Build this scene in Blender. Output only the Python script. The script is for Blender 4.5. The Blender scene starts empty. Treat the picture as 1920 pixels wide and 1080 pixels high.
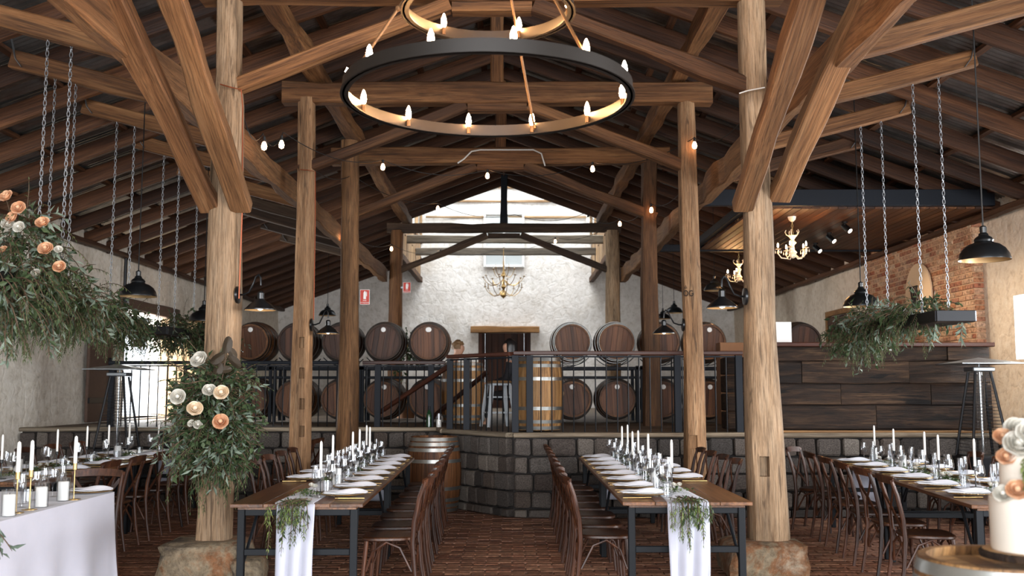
import bpy, math, random
from mathutils import Vector, Matrix, noise
random.seed(11)
R = random.Random(5)
SC = bpy.context.scene
COL = SC.collection
PI = math.pi

# ------------------------------------------------------------------ camera, world, sun-less daylight, exposure
FPX = 1867.0
CAM = Vector((0.18, 0.0, 1.56))
PITCH = math.atan(190.0 / FPX)
cd = bpy.data.cameras.new('camera')
cam = bpy.data.objects.new('camera', cd)
COL.objects.link(cam)
cd.sensor_width = 36.0
cd.lens = FPX / 1920.0 * 36.0
cd.clip_end = 200
cam.location = CAM
cam.rotation_euler = (PI / 2 + PITCH, 0, 0)
cd.dof.use_dof = True
cd.dof.focus_distance = 9.5
cd.dof.aperture_fstop = 2.6
SC.camera = cam

w = bpy.data.worlds.new('overcast_sky')
SC.world = w
w.use_nodes = True
bgn = w.node_tree.nodes['Background']
bgn.inputs[0].default_value = (0.86, 0.93, 1.0, 1)
bgn.inputs[1].default_value = 2.0

SC.view_settings.view_transform = 'Standard'
SC.view_settings.look = 'None'
SC.view_settings.gamma = 1.0
SC.view_settings.use_curve_mapping = False
SC.view_settings.exposure = 0.6


def area(name, loc, rot, sx, sy, power, color):
    l = bpy.data.lights.new(name, 'AREA')
    l.shape = 'RECTANGLE'
    l.size, l.size_y, l.energy, l.color = sx, sy, power, color
    o = bpy.data.objects.new(name, l)
    COL.objects.link(o)
    o.location, o.rotation_euler = loc, rot
    return o


# daylight through the wide open barn front behind the camera, the roof lantern, the side doorway and the bar-side window
area('daylight_front_opening', (0.5, -9.0, 2.6), (PI / 2, 0, 0), 16.0, 5.5, 2900, (0.93, 0.96, 1.0))
area('daylight_lantern', (0, 26.3, 10.5), (0, 0, 0), 4.6, 5.0, 620, (0.97, 0.98, 1.0))
area('daylight_right_doorway', (7.9, 4.0, 1.8), (0, PI / 2, 0), 3.0, 4.2, 800, (0.93, 0.96, 1.0))
area('daylight_bar_window', (7.3, 12.55, 2.4), (0, PI / 2, 0), 0.8, 0.9, 160, (0.95, 0.97, 1.0))
area('daylight_aisle_window', (7.3, 9.9, 2.3), (0, PI / 2, 0), 1.1, 1.5, 180, (0.95, 0.97, 1.0))
area('daylight_side_door', (-7.4, 19.1, 2.2), (0, -PI / 2, 0), 2.2, 2.1, 320, (0.93, 0.97, 1.0))


def dirn(px, py):
    dx, dy = (px - 960) / FPX, (540 - py) / FPX
    return Vector((dx, math.cos(PITCH) - dy * math.sin(PITCH), math.sin(PITCH) + dy * math.cos(PITCH)))


def P(px, py, Y):           # the point a pixel shows on the upright plane at distance Y
    d = dirn(px, py)
    return CAM + d * (Y / d.y)


def G(px, py, z):           # the point a pixel shows on the level plane at height z
    d = dirn(px, py)
    return CAM + d * ((z - CAM.z) / d.z)


def project(p):
    v = Vector(p) - CAM
    c, s = math.cos(PITCH), math.sin(PITCH)
    f = v.y * c + v.z * s
    u = -v.y * s + v.z * c
    return 960 + v.x / f * FPX, 540 - u / f * FPX, f


# ------------------------------------------------------------------ materials
def lin(h):
    h = h.lstrip('#')
    out = []
    for i in (0, 2, 4):
        c = int(h[i:i + 2], 16) / 255
        out.append(c / 12.92 if c <= 0.04045 else ((c + 0.055) / 1.055) ** 2.4)
    return (*out, 1)


MATS = {}


class N:
    def __init__(s, name):
        s.m = bpy.data.materials.new(name)
        s.m.use_nodes = True
        s.t = s.m.node_tree
        s.b = s.t.nodes['Principled BSDF']
        MATS[name] = s.m

    def n(s, kind, **kw):
        x = s.t.nodes.new(kind)
        for k, v in kw.items():
            if k.startswith('i_'):
                x.inputs[k[2:].replace('_', ' ')].default_value = v
            else:
                setattr(x, k, v)
        return x

    def l(s, a, b):
        s.t.links.new(a, b)

    def coords(s, scale=(1, 1, 1), rand=True):
        tc = s.n('ShaderNodeTexCoord')
        mp = s.n('ShaderNodeMapping')
        mp.inputs['Scale'].default_value = scale
        s.l(tc.outputs['Object'], mp.inputs['Vector'])
        if rand:
            oi = s.n('ShaderNodeObjectInfo')
            mul = s.n('ShaderNodeMath', operation='MULTIPLY')
            mul.inputs[1].default_value = 37.0
            s.l(oi.outputs['Random'], mul.inputs[0])
            s.l(mul.outputs[0], mp.inputs['Location'])
        return mp.outputs['Vector']

    def ramp(s, fac, stops):
        r = s.n('ShaderNodeValToRGB')
        e = r.color_ramp.elements
        while len(e) < len(stops):
            e.new(0.5)
        for i, (p, c) in enumerate(stops):
            e[i].position = p
            e[i].color = lin(c)
        s.l(fac, r.inputs[0])
        return r.outputs[0]

    def bump(s, height, strength, dist=0.01):
        b = s.n('ShaderNodeBump')
        b.inputs['Strength'].default_value = strength
        b.inputs['Distance'].default_value = dist
        s.l(height, b.inputs['Height'])
        s.l(b.outputs[0], s.b.inputs['Normal'])

    def noise(s, vec, scale, detail=5, rough=0.6, dist=0.0):
        x = s.n('ShaderNodeTexNoise')
        x.inputs['Scale'].default_value = scale
        x.inputs['Detail'].default_value = detail
        x.inputs['Roughness'].default_value = rough
        x.inputs['Distortion'].default_value = dist
        s.l(vec, x.inputs['Vector'])
        return x.outputs[0]

    def mix(s, fac, a, b, mode='MIX'):
        x = s.n('ShaderNodeMix', data_type='RGBA', blend_type=mode)
        for sock, v in ((0, fac), (6, a), (7, b)):
            if hasattr(v, 'links'):
                s.l(v, x.inputs[sock])
            else:
                x.inputs[sock].default_value = v
        return x.outputs[2]

    def set(s, rough=0.6, metal=0.0, spec=0.5):
        s.b.inputs['Roughness'].default_value = rough
        s.b.inputs['Metallic'].default_value = metal
        s.b.inputs['Specular IOR Level'].default_value = spec
        return s


def plain(name, hexc, rough=0.5, metal=0.0, spec=0.5, var=0.0, bumps=0.0, scale=20):
    m = N(name).set(rough, metal, spec)
    m.b.inputs['Base Color'].default_value = lin(hexc)
    if var or bumps:
        v = m.coords()
        f = m.noise(v, scale, 4)
        if var:
            c = lin(hexc)
            d = tuple(x * (1 - var) for x in c[:3]) + (1,)
            m.l(m.mix(f, d, c), m.b.inputs['Base Color'])
        if bumps:
            m.bump(f, bumps, 0.01)
    return m.m


def wood(name, dark, mid, light, axis='X', scale=14, rough=0.62, bump=0.35, crack=0.0, stretch=0.07, island=False, spec=0.3):
    m = N(name).set(rough, 0, spec)
    sc = [1, 1, 1]
    sc['XYZ'.index(axis)] = stretch
    v = m.coords(tuple(sc))
    a = m.noise(v, scale, 6, 0.65, 0.6)
    b = m.noise(v, scale * 0.22, 3, 0.5, 0.3)
    c1 = m.ramp(a, [(0.25, dark), (0.5, mid), (0.75, light)])
    big = m.ramp(b, [(0.3, '#8a8a8a'), (0.7, '#ffffff')])
    c2 = m.mix(0.75, c1, big, 'MULTIPLY')
    fs = [1, 1, 1]
    fs['XYZ'.index(axis)] = stretch * 0.45
    fine = m.noise(m.coords(tuple(fs)), scale * 4.5, 4, 0.7)
    c2 = m.mix(0.7, c2, m.ramp(fine, [(0.34, '#77706a'), (0.58, '#ffffff')]), 'MULTIPLY')
    oi = m.n('ShaderNodeObjectInfo')
    src = oi.outputs['Random']
    if island:
        src = m.n('ShaderNodeNewGeometry').outputs['Random Per Island']
    tint = m.ramp(src, [(0.0, '#b4aaa4'), (0.5, '#e8e4e0'), (1.0, '#ffffff')])
    c3 = m.mix(1.0, c2, tint, 'MULTIPLY')
    if crack:
        k = m.noise(v, scale * 0.8, 3, 0.5, 1.0)
        kr = m.ramp(k, [(0.33, '#3a2a1e'), (0.37, '#ffffff')])
        c3 = m.mix(crack, c3, kr, 'MULTIPLY')
    m.l(c3, m.b.inputs['Base Color'])
    hs = m.n('ShaderNodeMath', operation='ADD')
    m.l(a, hs.inputs[0])
    m.l(fine, hs.inputs[1])
    m.bump(hs.outputs[0], bump, 0.014)
    return m.m


wood('post_wood', '#9a7450', '#b98f68', '#cdab84', 'X', 22, 0.72, 0.6, 0.55, 0.09)
wood('pale_post_wood', '#a98a69', '#c8aa88', '#dcc4a5', 'X', 20, 0.75, 0.6, 0.5, 0.1)
wood('brown_post_wood', '#6a4a2f', '#8e6743', '#a98058', 'X', 22, 0.72, 0.7, 0.6, 0.08)
wood('beam_wood', '#573820', '#855a35', '#a97d52', 'X', 12, 0.7, 0.5, 0.45)
wood('brace_wood', '#8a6240', '#a97c53', '#c1976c', 'X', 16, 0.66, 0.35, 0.3, 0.06)
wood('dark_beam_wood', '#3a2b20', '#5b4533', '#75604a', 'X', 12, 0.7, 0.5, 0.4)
wood('grey_beam_wood', '#8b8478', '#aca596', '#c2bcae', 'X', 12, 0.7, 0.4, 0.2)
wood('rafter_wood', '#452a18', '#643f26', '#805738', 'X', 11, 0.6, 0.35, 0.2)
wood('lining_wood', '#3f2413', '#6b4122', '#946238', 'X', 9, 0.5, 0.3, 0.2)
wood('slat_wood', '#a98058', '#cda87c', '#dfc19a', 'X', 9, 0.6, 0.2)
wood('table_wood', '#5a3a24', '#835839', '#9c7250', 'Y', 9, 0.34, 0.12, 0.0, 0.07)
wood('chair_wood', '#351c11', '#56321f', '#78492e', 'Z', 14, 0.45, 0.1, 0.0, 0.1, spec=0.35)
wood('seat_wood', '#351e12', '#52311d', '#6c4429', 'X', 12, 0.36, 0.1, 0.0, 0.1, spec=0.5)
wood('rail_wood', '#3f2218', '#5d3527', '#754a37', 'X', 12, 0.45, 0.1)
wood('bar_wood', '#1a120d', '#3d2b1e', '#745940', 'X', 13, 0.75, 1.0, 0.9, 0.12)
wood('barrel_wood', '#5b3822', '#855734', '#a4734a', 'Z', 10, 0.55, 0.25, 0.0, 0.06, island=False)
wood('barrel_wood_dark', '#2f1d13', '#4a2f1f', '#5f402b', 'Z', 10, 0.55, 0.25, 0.0, 0.06)
wood('barrel_wood_light', '#8e6238', '#b98a55', '#cfa774', 'Z', 10, 0.55, 0.25, 0.0, 0.06)
wood('barrel_head_wood', '#5f3a22', '#835232', '#9c6a43', 'Y', 10, 0.5, 0.2, 0.0, 0.06)
wood('barrel_head_dark', '#482c1e', '#633e2a', '#764f37', 'Y', 10, 0.5, 0.2, 0.0, 0.06)
wood('door_wood', '#3a2015', '#5d3522', '#7d4d30', 'Z', 8, 0.6, 0.35, 0.3)
wood('lintel_wood', '#94673a', '#b98650', '#cda06a', 'X', 8, 0.6, 0.3, 0.2)
wood('sill_wood', '#7d7060', '#a0917c', '#b8a992', 'X', 10, 0.7, 0.4, 0.3)
wood('slab_wood', '#a07a4e', '#c89f6c', '#d8b384', 'X', 10, 0.5, 0.2)


def plaster(name, lo, mid, hi, stain, stain_amt):
    m = N(name).set(0.9, 0, 0.1)
    v = m.coords(rand=False)
    a = m.noise(v, 1.1, 6, 0.62)
    f = m.noise(v, 9, 7, 0.7, 0.4)
    vo = m.n('ShaderNodeTexVoronoi', feature='DISTANCE_TO_EDGE')
    vo.inputs['Scale'].default_value = 2.6
    wv = m.n('ShaderNodeVectorMath', operation='ADD')
    nz = m.n('ShaderNodeTexNoise')
    nz.inputs['Scale'].default_value = 1.7
    m.l(v, nz.inputs['Vector'])
    m.l(v, wv.inputs[0])
    m.l(nz.outputs['Color'], wv.inputs[1])
    m.l(wv.outputs[0], vo.inputs['Vector'])
    joint = m.n('ShaderNodeMapRange')
    joint.inputs['From Max'].default_value = 0.12
    m.l(vo.outputs['Distance'], joint.inputs['Value'])
    c = m.ramp(f, [(0.28, lo), (0.46, mid), (0.7, hi)])
    st = m.ramp(a, [(0.52, '#000000'), (0.72, '#ffffff')])
    g = m.n('ShaderNodeMath', operation='MULTIPLY')
    g.inputs[1].default_value = stain_amt
    m.l(st, g.inputs[0])
    c = m.mix(g.outputs[0], c, lin(stain))
    m.l(c, m.b.inputs['Base Color'])
    add = m.n('ShaderNodeMath', operation='ADD')
    mu = m.n('ShaderNodeMath', operation='MULTIPLY')
    mu.inputs[1].default_value = 0.22
    m.l(joint.outputs[0], mu.inputs[0])
    m.l(mu.outputs[0], add.inputs[0])
    m.l(f, add.inputs[1])
    m.bump(add.outputs[0], 0.6, 0.03)
    return m.m


plaster('white_plaster', '#b9b2a8', '#d6d1ca', '#e6e2dd', '#a89a86', 0.35)
plaster('left_plaster', '#b3a898', '#d6cdbf', '#e6dfd4', '#9a8a70', 0.4)
plaster('right_plaster', '#bba995', '#dccbb6', '#e8dccb', '#a08a6c', 0.4)


def pieces(name, cols, rough=0.85, bump=0.5, scale=18, spec=0.2):
    """bricks and stones: a colour of its own for each piece, whether it is an object or an island of a joined mesh"""
    m = N(name).set(rough, 0, spec)
    oi = m.n('ShaderNodeObjectInfo')
    ge = m.n('ShaderNodeNewGeometry')
    ad = m.n('ShaderNodeMath', operation='ADD')
    fr = m.n('ShaderNodeMath', operation='FRACT')
    m.l(oi.outputs['Random'], ad.inputs[0])
    m.l(ge.outputs['Random Per Island'], ad.inputs[1])
    m.l(ad.outputs[0], fr.inputs[0])
    st = [(i / (len(cols) - 1), c) for i, c in enumerate(cols)]
    c = m.ramp(fr.outputs[0], st)
    v = m.coords()
    f = m.noise(v, scale, 6, 0.65)
    k = m.ramp(f, [(0.33, '#625e5b'), (0.62, '#ffffff')])
    m.l(m.mix(0.8, c, k, 'MULTIPLY'), m.b.inputs['Base Color'])
    m.bump(f, bump, 0.012)
    return m.m


pieces('paver_brick', ['#6b4534', '#8a5c45', '#976a52', '#77523f', '#a3775c', '#62412f'], 0.55, 0.4, 30, 0.35)
pieces('wall_brick', ['#cfa683', '#a8674e', '#d6b494', '#b87c58', '#d3b090', '#a9694f', '#d9ba9b', '#8d5646'], 0.9, 0.5, 25)
pieces('basalt_block', ['#3a3634', '#625c57', '#4d443f', '#7c746c', '#574d46', '#45403d', '#6a615a', '#34302e'], 0.85, 0.8, 16)
plain('floor_mortar', '#8d7766', 0.9, var=0.4, scale=12)
plain('brick_mortar', '#cda884', 0.95, var=0.25, bumps=0.4, scale=25)
plain('stone_mortar', '#2b2725', 0.95, var=0.3, scale=20)


def rock_mat():
    m = N('boulder').set(0.9, 0, 0.2)
    v = m.coords()
    a = m.noise(v, 2.2, 6, 0.7, 0.5)
    b = m.noise(v, 14, 6, 0.7)
    c = m.ramp(a, [(0.34, '#5c5248'), (0.46, '#93836c'), (0.55, '#8a5f40'), (0.68, '#aa9c88')])
    k = m.ramp(b, [(0.3, '#7a746c'), (0.7, '#ffffff')])
    m.l(m.mix(0.8, c, k, 'MULTIPLY'), m.b.inputs['Base Color'])
    m.bump(b, 0.9, 0.02)


rock_mat()


def iron_sheet():
    m = N('corrugated_iron').set(0.32, 0.9, 0.5)
    v = m.coords((1, 1, 1), False)
    a = m.noise(v, 1.6, 5, 0.65)
    m.l(m.ramp(a, [(0.3, '#6a6866'), (0.55, '#9a9998'), (0.75, '#7d6a5c')]), m.b.inputs['Base Color'])


iron_sheet()
plain('black_metal', '#17181b', 0.42, 0.6, var=0.2)
plain('rail_metal', '#14181f', 0.6, 0.0, 0.2, var=0.15)
plain('lamp_black', '#101214', 0.3, 0.2)
plain('lamp_inside', '#c9a878', 0.4, 0.5)
plain('table_steel', '#101317', 0.6, 0.0, 0.2, var=0.2)
plain('galvanised', '#8f9498', 0.38, 0.85, var=0.3)
plain('hoop_steel', '#9a9a96', 0.36, 0.85, var=0.35, scale=8)
plain('hoop_dark', '#3b3530', 0.45, 0.7, var=0.3)
plain('chain_steel', '#9a9da1', 0.35, 0.85)
plain('gold', '#b0905c', 0.32, 0.9)
plain('brass', '#b39360', 0.32, 0.9)
plain('bronze_ring', '#2a2521', 0.45, 0.5, var=0.2)
plain('bronze_rod', '#6b5138', 0.45, 0.6)
plain('crystal', '#e8d8c0', 0.12, 0.1, spec=0.9)
plain('china', '#e9e6e1', 0.22)
plain('wax', '#dcd9d3', 0.45)
plain('cable_black', '#121212', 0.6)
plain('cable_white', '#c9c6c0', 0.6)
plain('copper_pipe', '#8d4a2e', 0.4, 0.6)
plain('sign_red', '#b8321f', 0.5)
plain('sign_white', '#e6e4e0', 0.5)
plain('white_paint', '#dcdad6', 0.5)
plain('white_stool', '#b9c0c6', 0.35, 0.2)
plain('cream_icing', '#d2c9bc', 0.5, var=0.06, bumps=0.15, scale=8)
plain('rust_steel', '#5c463a', 0.7, 0.3, var=0.4, bumps=0.3)
plain('gas_tube', '#3c3a38', 0.25, 0.2)
plain('cardboard', '#8a6142', 0.85, var=0.2)
plain('twig', '#4b3a29', 0.8)
plain('skin', '#c99a80', 0.55)
plain('lip', '#9c5a4c', 0.5)
plain('hair_black', '#120f0f', 0.4)
plain('hair_blond', '#8a6a48', 0.6, var=0.3)
plain('cloth_black', '#1b1b20', 0.85)
plain('cloth_grey', '#8a8f9a', 0.85, var=0.15)
plain('eye_white', '#e8e4de', 0.3)
plain('sign_disc', '#d9b893', 0.7, var=0.08)
plain('bottle_green', '#16351f', 0.1, spec=0.7)
plain('mortise_dark', '#2b2018', 0.9)


def fabric(name, hexc, rough=0.9, trans=0.0):
    m = N(name).set(rough, 0, 0.1)
    v = m.coords()
    f = m.noise(v, 6, 5, 0.6)
    c = lin(hexc)
    m.l(m.mix(f, tuple(x * 0.88 for x in c[:3]) + (1,), c), m.b.inputs['Base Color'])
    wv = m.n('ShaderNodeTexWave')
    wv.inputs['Scale'].default_value = 220
    m.l(v, wv.inputs['Vector'])
    m.bump(wv.outputs[1], 0.15, 0.001)
    m.b.inputs['Sheen Weight'].default_value = 0.2
    return m.m


fabric('table_linen', '#b4b3bd')
fabric('gauze', '#abacb8')
fabric('napkin_cloth', '#cfced4')


def leaf(name, dark, light, rough=0.5):
    m = N(name).set(rough, 0, 0.3)
    ge = m.n('ShaderNodeNewGeometry')
    c = m.ramp(ge.outputs['Random Per Island'], [(0, dark), (0.55, light), (1, dark)])
    m.l(c, m.b.inputs['Base Color'])
    tr = m.n('ShaderNodeBsdfTranslucent')
    m.l(c, tr.inputs[0])
    mx = m.n('ShaderNodeMixShader')
    mx.inputs[0].default_value = 0.25
    out = m.t.nodes['Material Output']
    m.l(m.b.outputs[0], mx.inputs[1])
    m.l(tr.outputs[0], mx.inputs[2])
    m.l(mx.outputs[0], out.inputs[0])


leaf('fern_leaf', '#36432a', '#5c6a44')
leaf('eucalypt_leaf', '#4f5d4e', '#808d7e', 0.65)
leaf('dark_leaf', '#2a3823', '#48573a', 0.4)
leaf('bright_leaf', '#4a5c30', '#7d8a4c')
leaf('rose_peach', '#c98f66', '#e6bf9c', 0.6)
leaf('rose_cream', '#dcc3a0', '#f0e2cc', 0.6)
leaf('petal_white', '#c4c0b4', '#dedad0', 0.6)
leaf('bronze_leaf', '#2b251c', '#40362a')


def glassy(name, tint=(0.96, 0.97, 0.98, 1), rough=0.02):
    m = N(name)
    t = m.t
    t.nodes.remove(m.b)
    a = m.n('ShaderNodeBsdfTransparent')
    a.inputs[0].default_value = tint
    g = m.n('ShaderNodeBsdfGlossy')
    g.inputs['Roughness'].default_value = rough
    lw = m.n('ShaderNodeLayerWeight')
    lw.inputs[0].default_value = 0.5
    pw = m.n('ShaderNodeMath', operation='POWER')
    pw.inputs[1].default_value = 3.0
    m.l(lw.outputs['Facing'], pw.inputs[0])
    mr = m.n('ShaderNodeMapRange')
    mr.inputs['To Min'].default_value = 0.06
    mr.inputs['To Max'].default_value = 0.62
    m.l(pw.outputs[0], mr.inputs[0])
    mx = m.n('ShaderNodeMixShader')
    m.l(mr.outputs[0], mx.inputs[0])
    m.l(a.outputs[0], mx.inputs[1])
    m.l(g.outputs[0], mx.inputs[2])
    m.l(mx.outputs[0], t.nodes['Material Output'].inputs[0])


glassy('clear_glass')
glassy('pane_glass', (0.95, 0.97, 0.98, 1))


def glow(name, hexc, strength):
    m = N(name)
    m.b.inputs['Base Color'].default_value = lin(hexc)
    m.b.inputs['Emission Color'].default_value = lin(hexc)
    m.b.inputs['Emission Strength'].default_value = strength


glow('bulb_warm', '#ffc080', 300)
glow('bulb_string', '#ffbe86', 22)
glow('bulb_spot', '#ffe9cf', 25)


# ------------------------------------------------------------------ mesh builders
class MB:
    def __init__(s):
        s.v, s.f = [], []

    def add(s, vs, fs, M=None):
        o = len(s.v)
        s.v += [tuple(M @ Vector(p)) for p in vs] if M is not None else [tuple(p) for p in vs]
        s.f += [tuple(i + o for i in f) for f in fs]
        return s

    def box(s, c, size, M=None, b=0.0):
        """box about c; with b > 0 all edges are chamfered"""
        cx, cy, cz = c
        hx, hy, hz = size[0] / 2, size[1] / 2, size[2] / 2
        if b <= 0:
            vs = [(cx + sx * hx, cy + sy * hy, cz + sz * hz) for sx in (-1, 1) for sy in (-1, 1) for sz in (-1, 1)]
            return s.add(vs, [(0, 1, 3, 2), (4, 6, 7, 5), (0, 4, 5, 1), (2, 3, 7, 6), (0, 2, 6, 4), (1, 5, 7, 3)], M)
        b = min(b, hx * 0.9, hy * 0.9, hz * 0.9)
        vs, ix = [], {}
        for sx in (-1, 1):
            for sy in (-1, 1):
                for sz in (-1, 1):
                    for a in range(3):
                        k = [hx - b, hy - b, hz - b]
                        k[a] = (hx, hy, hz)[a]
                        ix[(sx, sy, sz, a)] = len(vs)
                        vs.append((cx + sx * k[0], cy + sy * k[1], cz + sz * k[2]))
        fs = []
        for sg in (-1, 1):
            for a in range(3):
                o1, o2 = [(1, 2), (0, 2), (0, 1)][a]
                q = []
                for p, r in ((-1, -1), (1, -1), (1, 1), (-1, 1)):
                    sgn = [0, 0, 0]
                    sgn[a], sgn[o1], sgn[o2] = sg, p, r
                    q.append(ix[(*sgn, a)])
                fs.append(tuple(q))
        for a in range(3):
            o1, o2 = [(1, 2), (0, 2), (0, 1)][a]
            for p in (-1, 1):
                for r in (-1, 1):
                    def k(sa, ax):
                        sgn = [0, 0, 0]
                        sgn[a], sgn[o1], sgn[o2] = sa, p, r
                        return ix[(*sgn, ax)]
                    fs.append((k(-1, o1), k(1, o1), k(1, o2), k(-1, o2)))
        for sx in (-1, 1):
            for sy in (-1, 1):
                for sz in (-1, 1):
                    fs.append(tuple(ix[(sx, sy, sz, a)] for a in range(3)))
        return s.add(vs, fs, M)

    def tube(s, pts, r, n=8, caps=True, flat=None):
        """round (or flat=(w,h)) tube along points; r a number or a list"""
        pts = [Vector(p) for p in pts]
        rr = r if isinstance(r, (list, tuple)) else [r] * len(pts)
        o = len(s.v)
        up = None
        for i, p in enumerate(pts):
            t = (pts[min(i + 1, len(pts) - 1)] - pts[max(i - 1, 0)]).normalized()
            if up is None:
                up = Vector((0, 0, 1)) if abs(t.z) < 0.95 else Vector((1, 0, 0))
            sd = t.cross(up).normalized()
            up = sd.cross(t).normalized()
            for k in range(n):
                a = 2 * PI * k / n + (PI / 4 if n == 4 else 0)
                s.v.append(tuple(p + (sd * math.cos(a) + up * math.sin(a)) * rr[i]))
        for i in range(len(pts) - 1):
            for k in range(n):
                a, b = o + i * n + k, o + i * n + (k + 1) % n
                s.f.append((a, b, b + n, a + n))
        if caps:
            s.f.append(tuple(o + k for k in reversed(range(n))))
            s.f.append(tuple(o + (len(pts) - 1) * n + k for k in range(n)))
        return s

    def ribbon(s, pts, w, th, side):
        """flat bar: rectangle w (along side) by th swept along points; w may be a list, side a vector or list"""
        pts = [Vector(p) for p in pts]
        n = len(pts)
        o = len(s.v)
        for i, p in enumerate(pts):
            t = (pts[min(i + 1, n - 1)] - pts[max(i - 1, 0)]).normalized()
            sd = Vector(side[i] if isinstance(side, list) else side)
            sd = (sd - t * sd.dot(t)).normalized()
            nm = t.cross(sd)
            ww = (w[i] if isinstance(w, (list, tuple)) else w) / 2
            for a, b in ((-1, -1), (1, -1), (1, 1), (-1, 1)):
                s.v.append(tuple(p + sd * a * ww + nm * b * th / 2))
        for i in range(n - 1):
            for k in range(4):
                a, b = o + i * 4 + k, o + i * 4 + (k + 1) % 4
                s.f.append((a, b, b + 4, a + 4))
        s.f.append((o + 3, o + 2, o + 1, o))
        e = o + (n - 1) * 4
        s.f.append((e, e + 1, e + 2, e + 3))
        return s

    def lathe(s, prof, n=20, M=None, a0=0.0, a1=2 * PI):
        """profile of (r, z) about the z axis"""
        full = abs(a1 - a0 - 2 * PI) < 1e-6
        m = n if full else n + 1
        vs, fs = [], []
        for r, z in prof:
            for k in range(m):
                a = a0 + (a1 - a0) * k / n
                vs.append((r * math.cos(a), r * math.sin(a), z))
        for i in range(len(prof) - 1):
            for k in range(n):
                k2 = (k + 1) % m
                q = (i * m + k, i * m + k2, (i + 1) * m + k2, (i + 1) * m + k)
                fs.append(q)
        return s.add(vs, fs, M)

    def grid(s, fn, nu, nv, closed=False):
        o = len(s.v)
        for i in range(nu + 1):
            for j in range(nv + 1):
                s.v.append(tuple(fn(i / nu, j / nv)))
        for i in range(nu):
            for j in range(nv):
                a = o + i * (nv + 1) + j
                s.f.append((a, a + 1, a + nv + 2, a + nv + 1))
        return s

    def mesh(s, name, mat, smooth=False):
        me = bpy.data.meshes.new(name)
        me.from_pydata(s.v, [], s.f)
        me.validate()
        me.update()
        if mat:
            me.materials.append(MATS[mat])
        if smooth:
            me.shade_smooth()
            if smooth != 'full':
                try:
                    me.set_sharp_from_angle(angle=math.radians(38))
                except Exception:
                    pass
        return me

    def build(s, name, mat, parent=None, smooth=False, M=None):
        return put(name, s.mesh(name, mat, smooth), parent, M)


def put(name, me, parent=None, M=None):
    o = bpy.data.objects.new(name, me)
    COL.objects.link(o)
    if parent is not None:
        o.parent = parent
        if M is not None:
            o.matrix_basis = world(parent).inverted() @ M
    elif M is not None:
        o.matrix_basis = M
    return o


def world(o):
    m = o.matrix_basis.copy()
    while o.parent is not None:
        o = o.parent
        m = o.matrix_basis @ m
    return m


def tag(o, label, cat=None, group=None, kind=None):
    if label:
        o['label'] = label
    if cat:
        o['category'] = cat
    if group:
        o['group'] = group
    if kind:
        o['kind'] = kind
    return o


def thing(name, label, cat, loc=(0, 0, 0), rz=0.0, group=None, kind=None):
    o = bpy.data.objects.new(name, None)
    o.empty_display_size = 0.1
    COL.objects.link(o)
    o.location = loc
    o.rotation_euler = (0, 0, rz)
    return tag(o, label, cat, group, kind)


def copy_tree(o, loc=None, rz=None, label=None, parent=None, rot=None):
    c = o.copy()
    COL.objects.link(c)
    if parent is not None:
        c.parent = parent
    if loc is not None:
        c.location = loc
    if rz is not None:
        c.rotation_euler = (0, 0, rz)
    if rot is not None:
        c.rotation_euler = rot
    if label:
        c['label'] = label
    for ch in KIDS.get(o.name, None) or [x for x in o.children]:
        copy_tree(ch, parent=c)
    return c


KIDS = {}


def T(x, y, z, rz=0.0, rx=0.0, ry=0.0, s=1.0):
    return Matrix.Translation((x, y, z)) @ Matrix.Rotation(rz, 4, 'Z') @ Matrix.Rotation(ry, 4, 'Y') @ Matrix.Rotation(rx, 4, 'X') @ Matrix.Scale(s, 4)


def frame(p0, p1, up=(0, 0, 1)):
    p0, p1 = Vector(p0), Vector(p1)
    x = (p1 - p0).normalized()
    u = Vector(up)
    if abs(x.dot(u)) > 0.97:
        u = Vector((0, 1, 0))
    y = u.cross(x).normalized()
    z = x.cross(y)
    m = Matrix((x, y, z)).transposed().to_4x4()
    m.translation = p0
    return m, (p1 - p0).length


def beam(name, p0, p1, wd, ht, mat, parent=None, jit=0.008, segs=None, b=0.014, up=(0, 0, 1), taper=1.0):
    """squared timber, edges eased, a little uneven along its length; local x runs along the grain"""
    M, L = frame(p0, p1, up)
    n = segs or max(2, int(L / 0.45))
    m = MB()
    sd = R.random() * 100
    for i in range(n + 1):
        t = i / n
        k = 1 + (taper - 1) * t
        hy, hz = wd / 2 * k, ht / 2 * k
        j = [jit * noise.noise((sd + q * 7.3, t * L * 1.3, q)) * 2 for q in range(4)]
        a, c, = hy + j[0], hz + j[1]
        oy, oz = j[2], j[3]
        for yy, zz in ((-a + b, -c), (a - b, -c), (a, -c + b), (a, c - b), (a - b, c), (-a + b, c), (-a, c - b), (-a, -c + b)):
            m.v.append((L * t, yy + oy, zz + oz))
    for i in range(n):
        for k in range(8):
            p, q = i * 8 + k, i * 8 + (k + 1) % 8
            m.f.append((p, p + 8, q + 8, q))
    m.f.append(tuple(range(8)))
    m.f.append(tuple(n * 8 + k for k in reversed(range(8))))
    return m.build(name, mat, parent, False, M)


ORD = ['first', 'second', 'third', 'fourth', 'fifth', 'sixth', 'seventh', 'eighth', 'ninth', 'tenth', 'eleventh', 'twelfth']

# ------------------------------------------------------------------ the building
RIDGE, SLOPE = 6.55, 0.37
XL, XR, YB, YF = -6.75, 6.78, 29.5, -5.0
PLAT = 1.03
LAN = 23.7                       # where the nave roof stops and the lantern begins


def roof_z(x):
    return RIDGE - SLOPE * abs(x)


def rough(p, amp, sc=0.9):
    return amp * (noise.noise((p[0] * sc, p[1] * sc, p[2] * sc)) + 0.5 * noise.noise((p[0] * sc * 2.7, p[1] * sc * 2.7, p[2] * sc * 2.7)))


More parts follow.
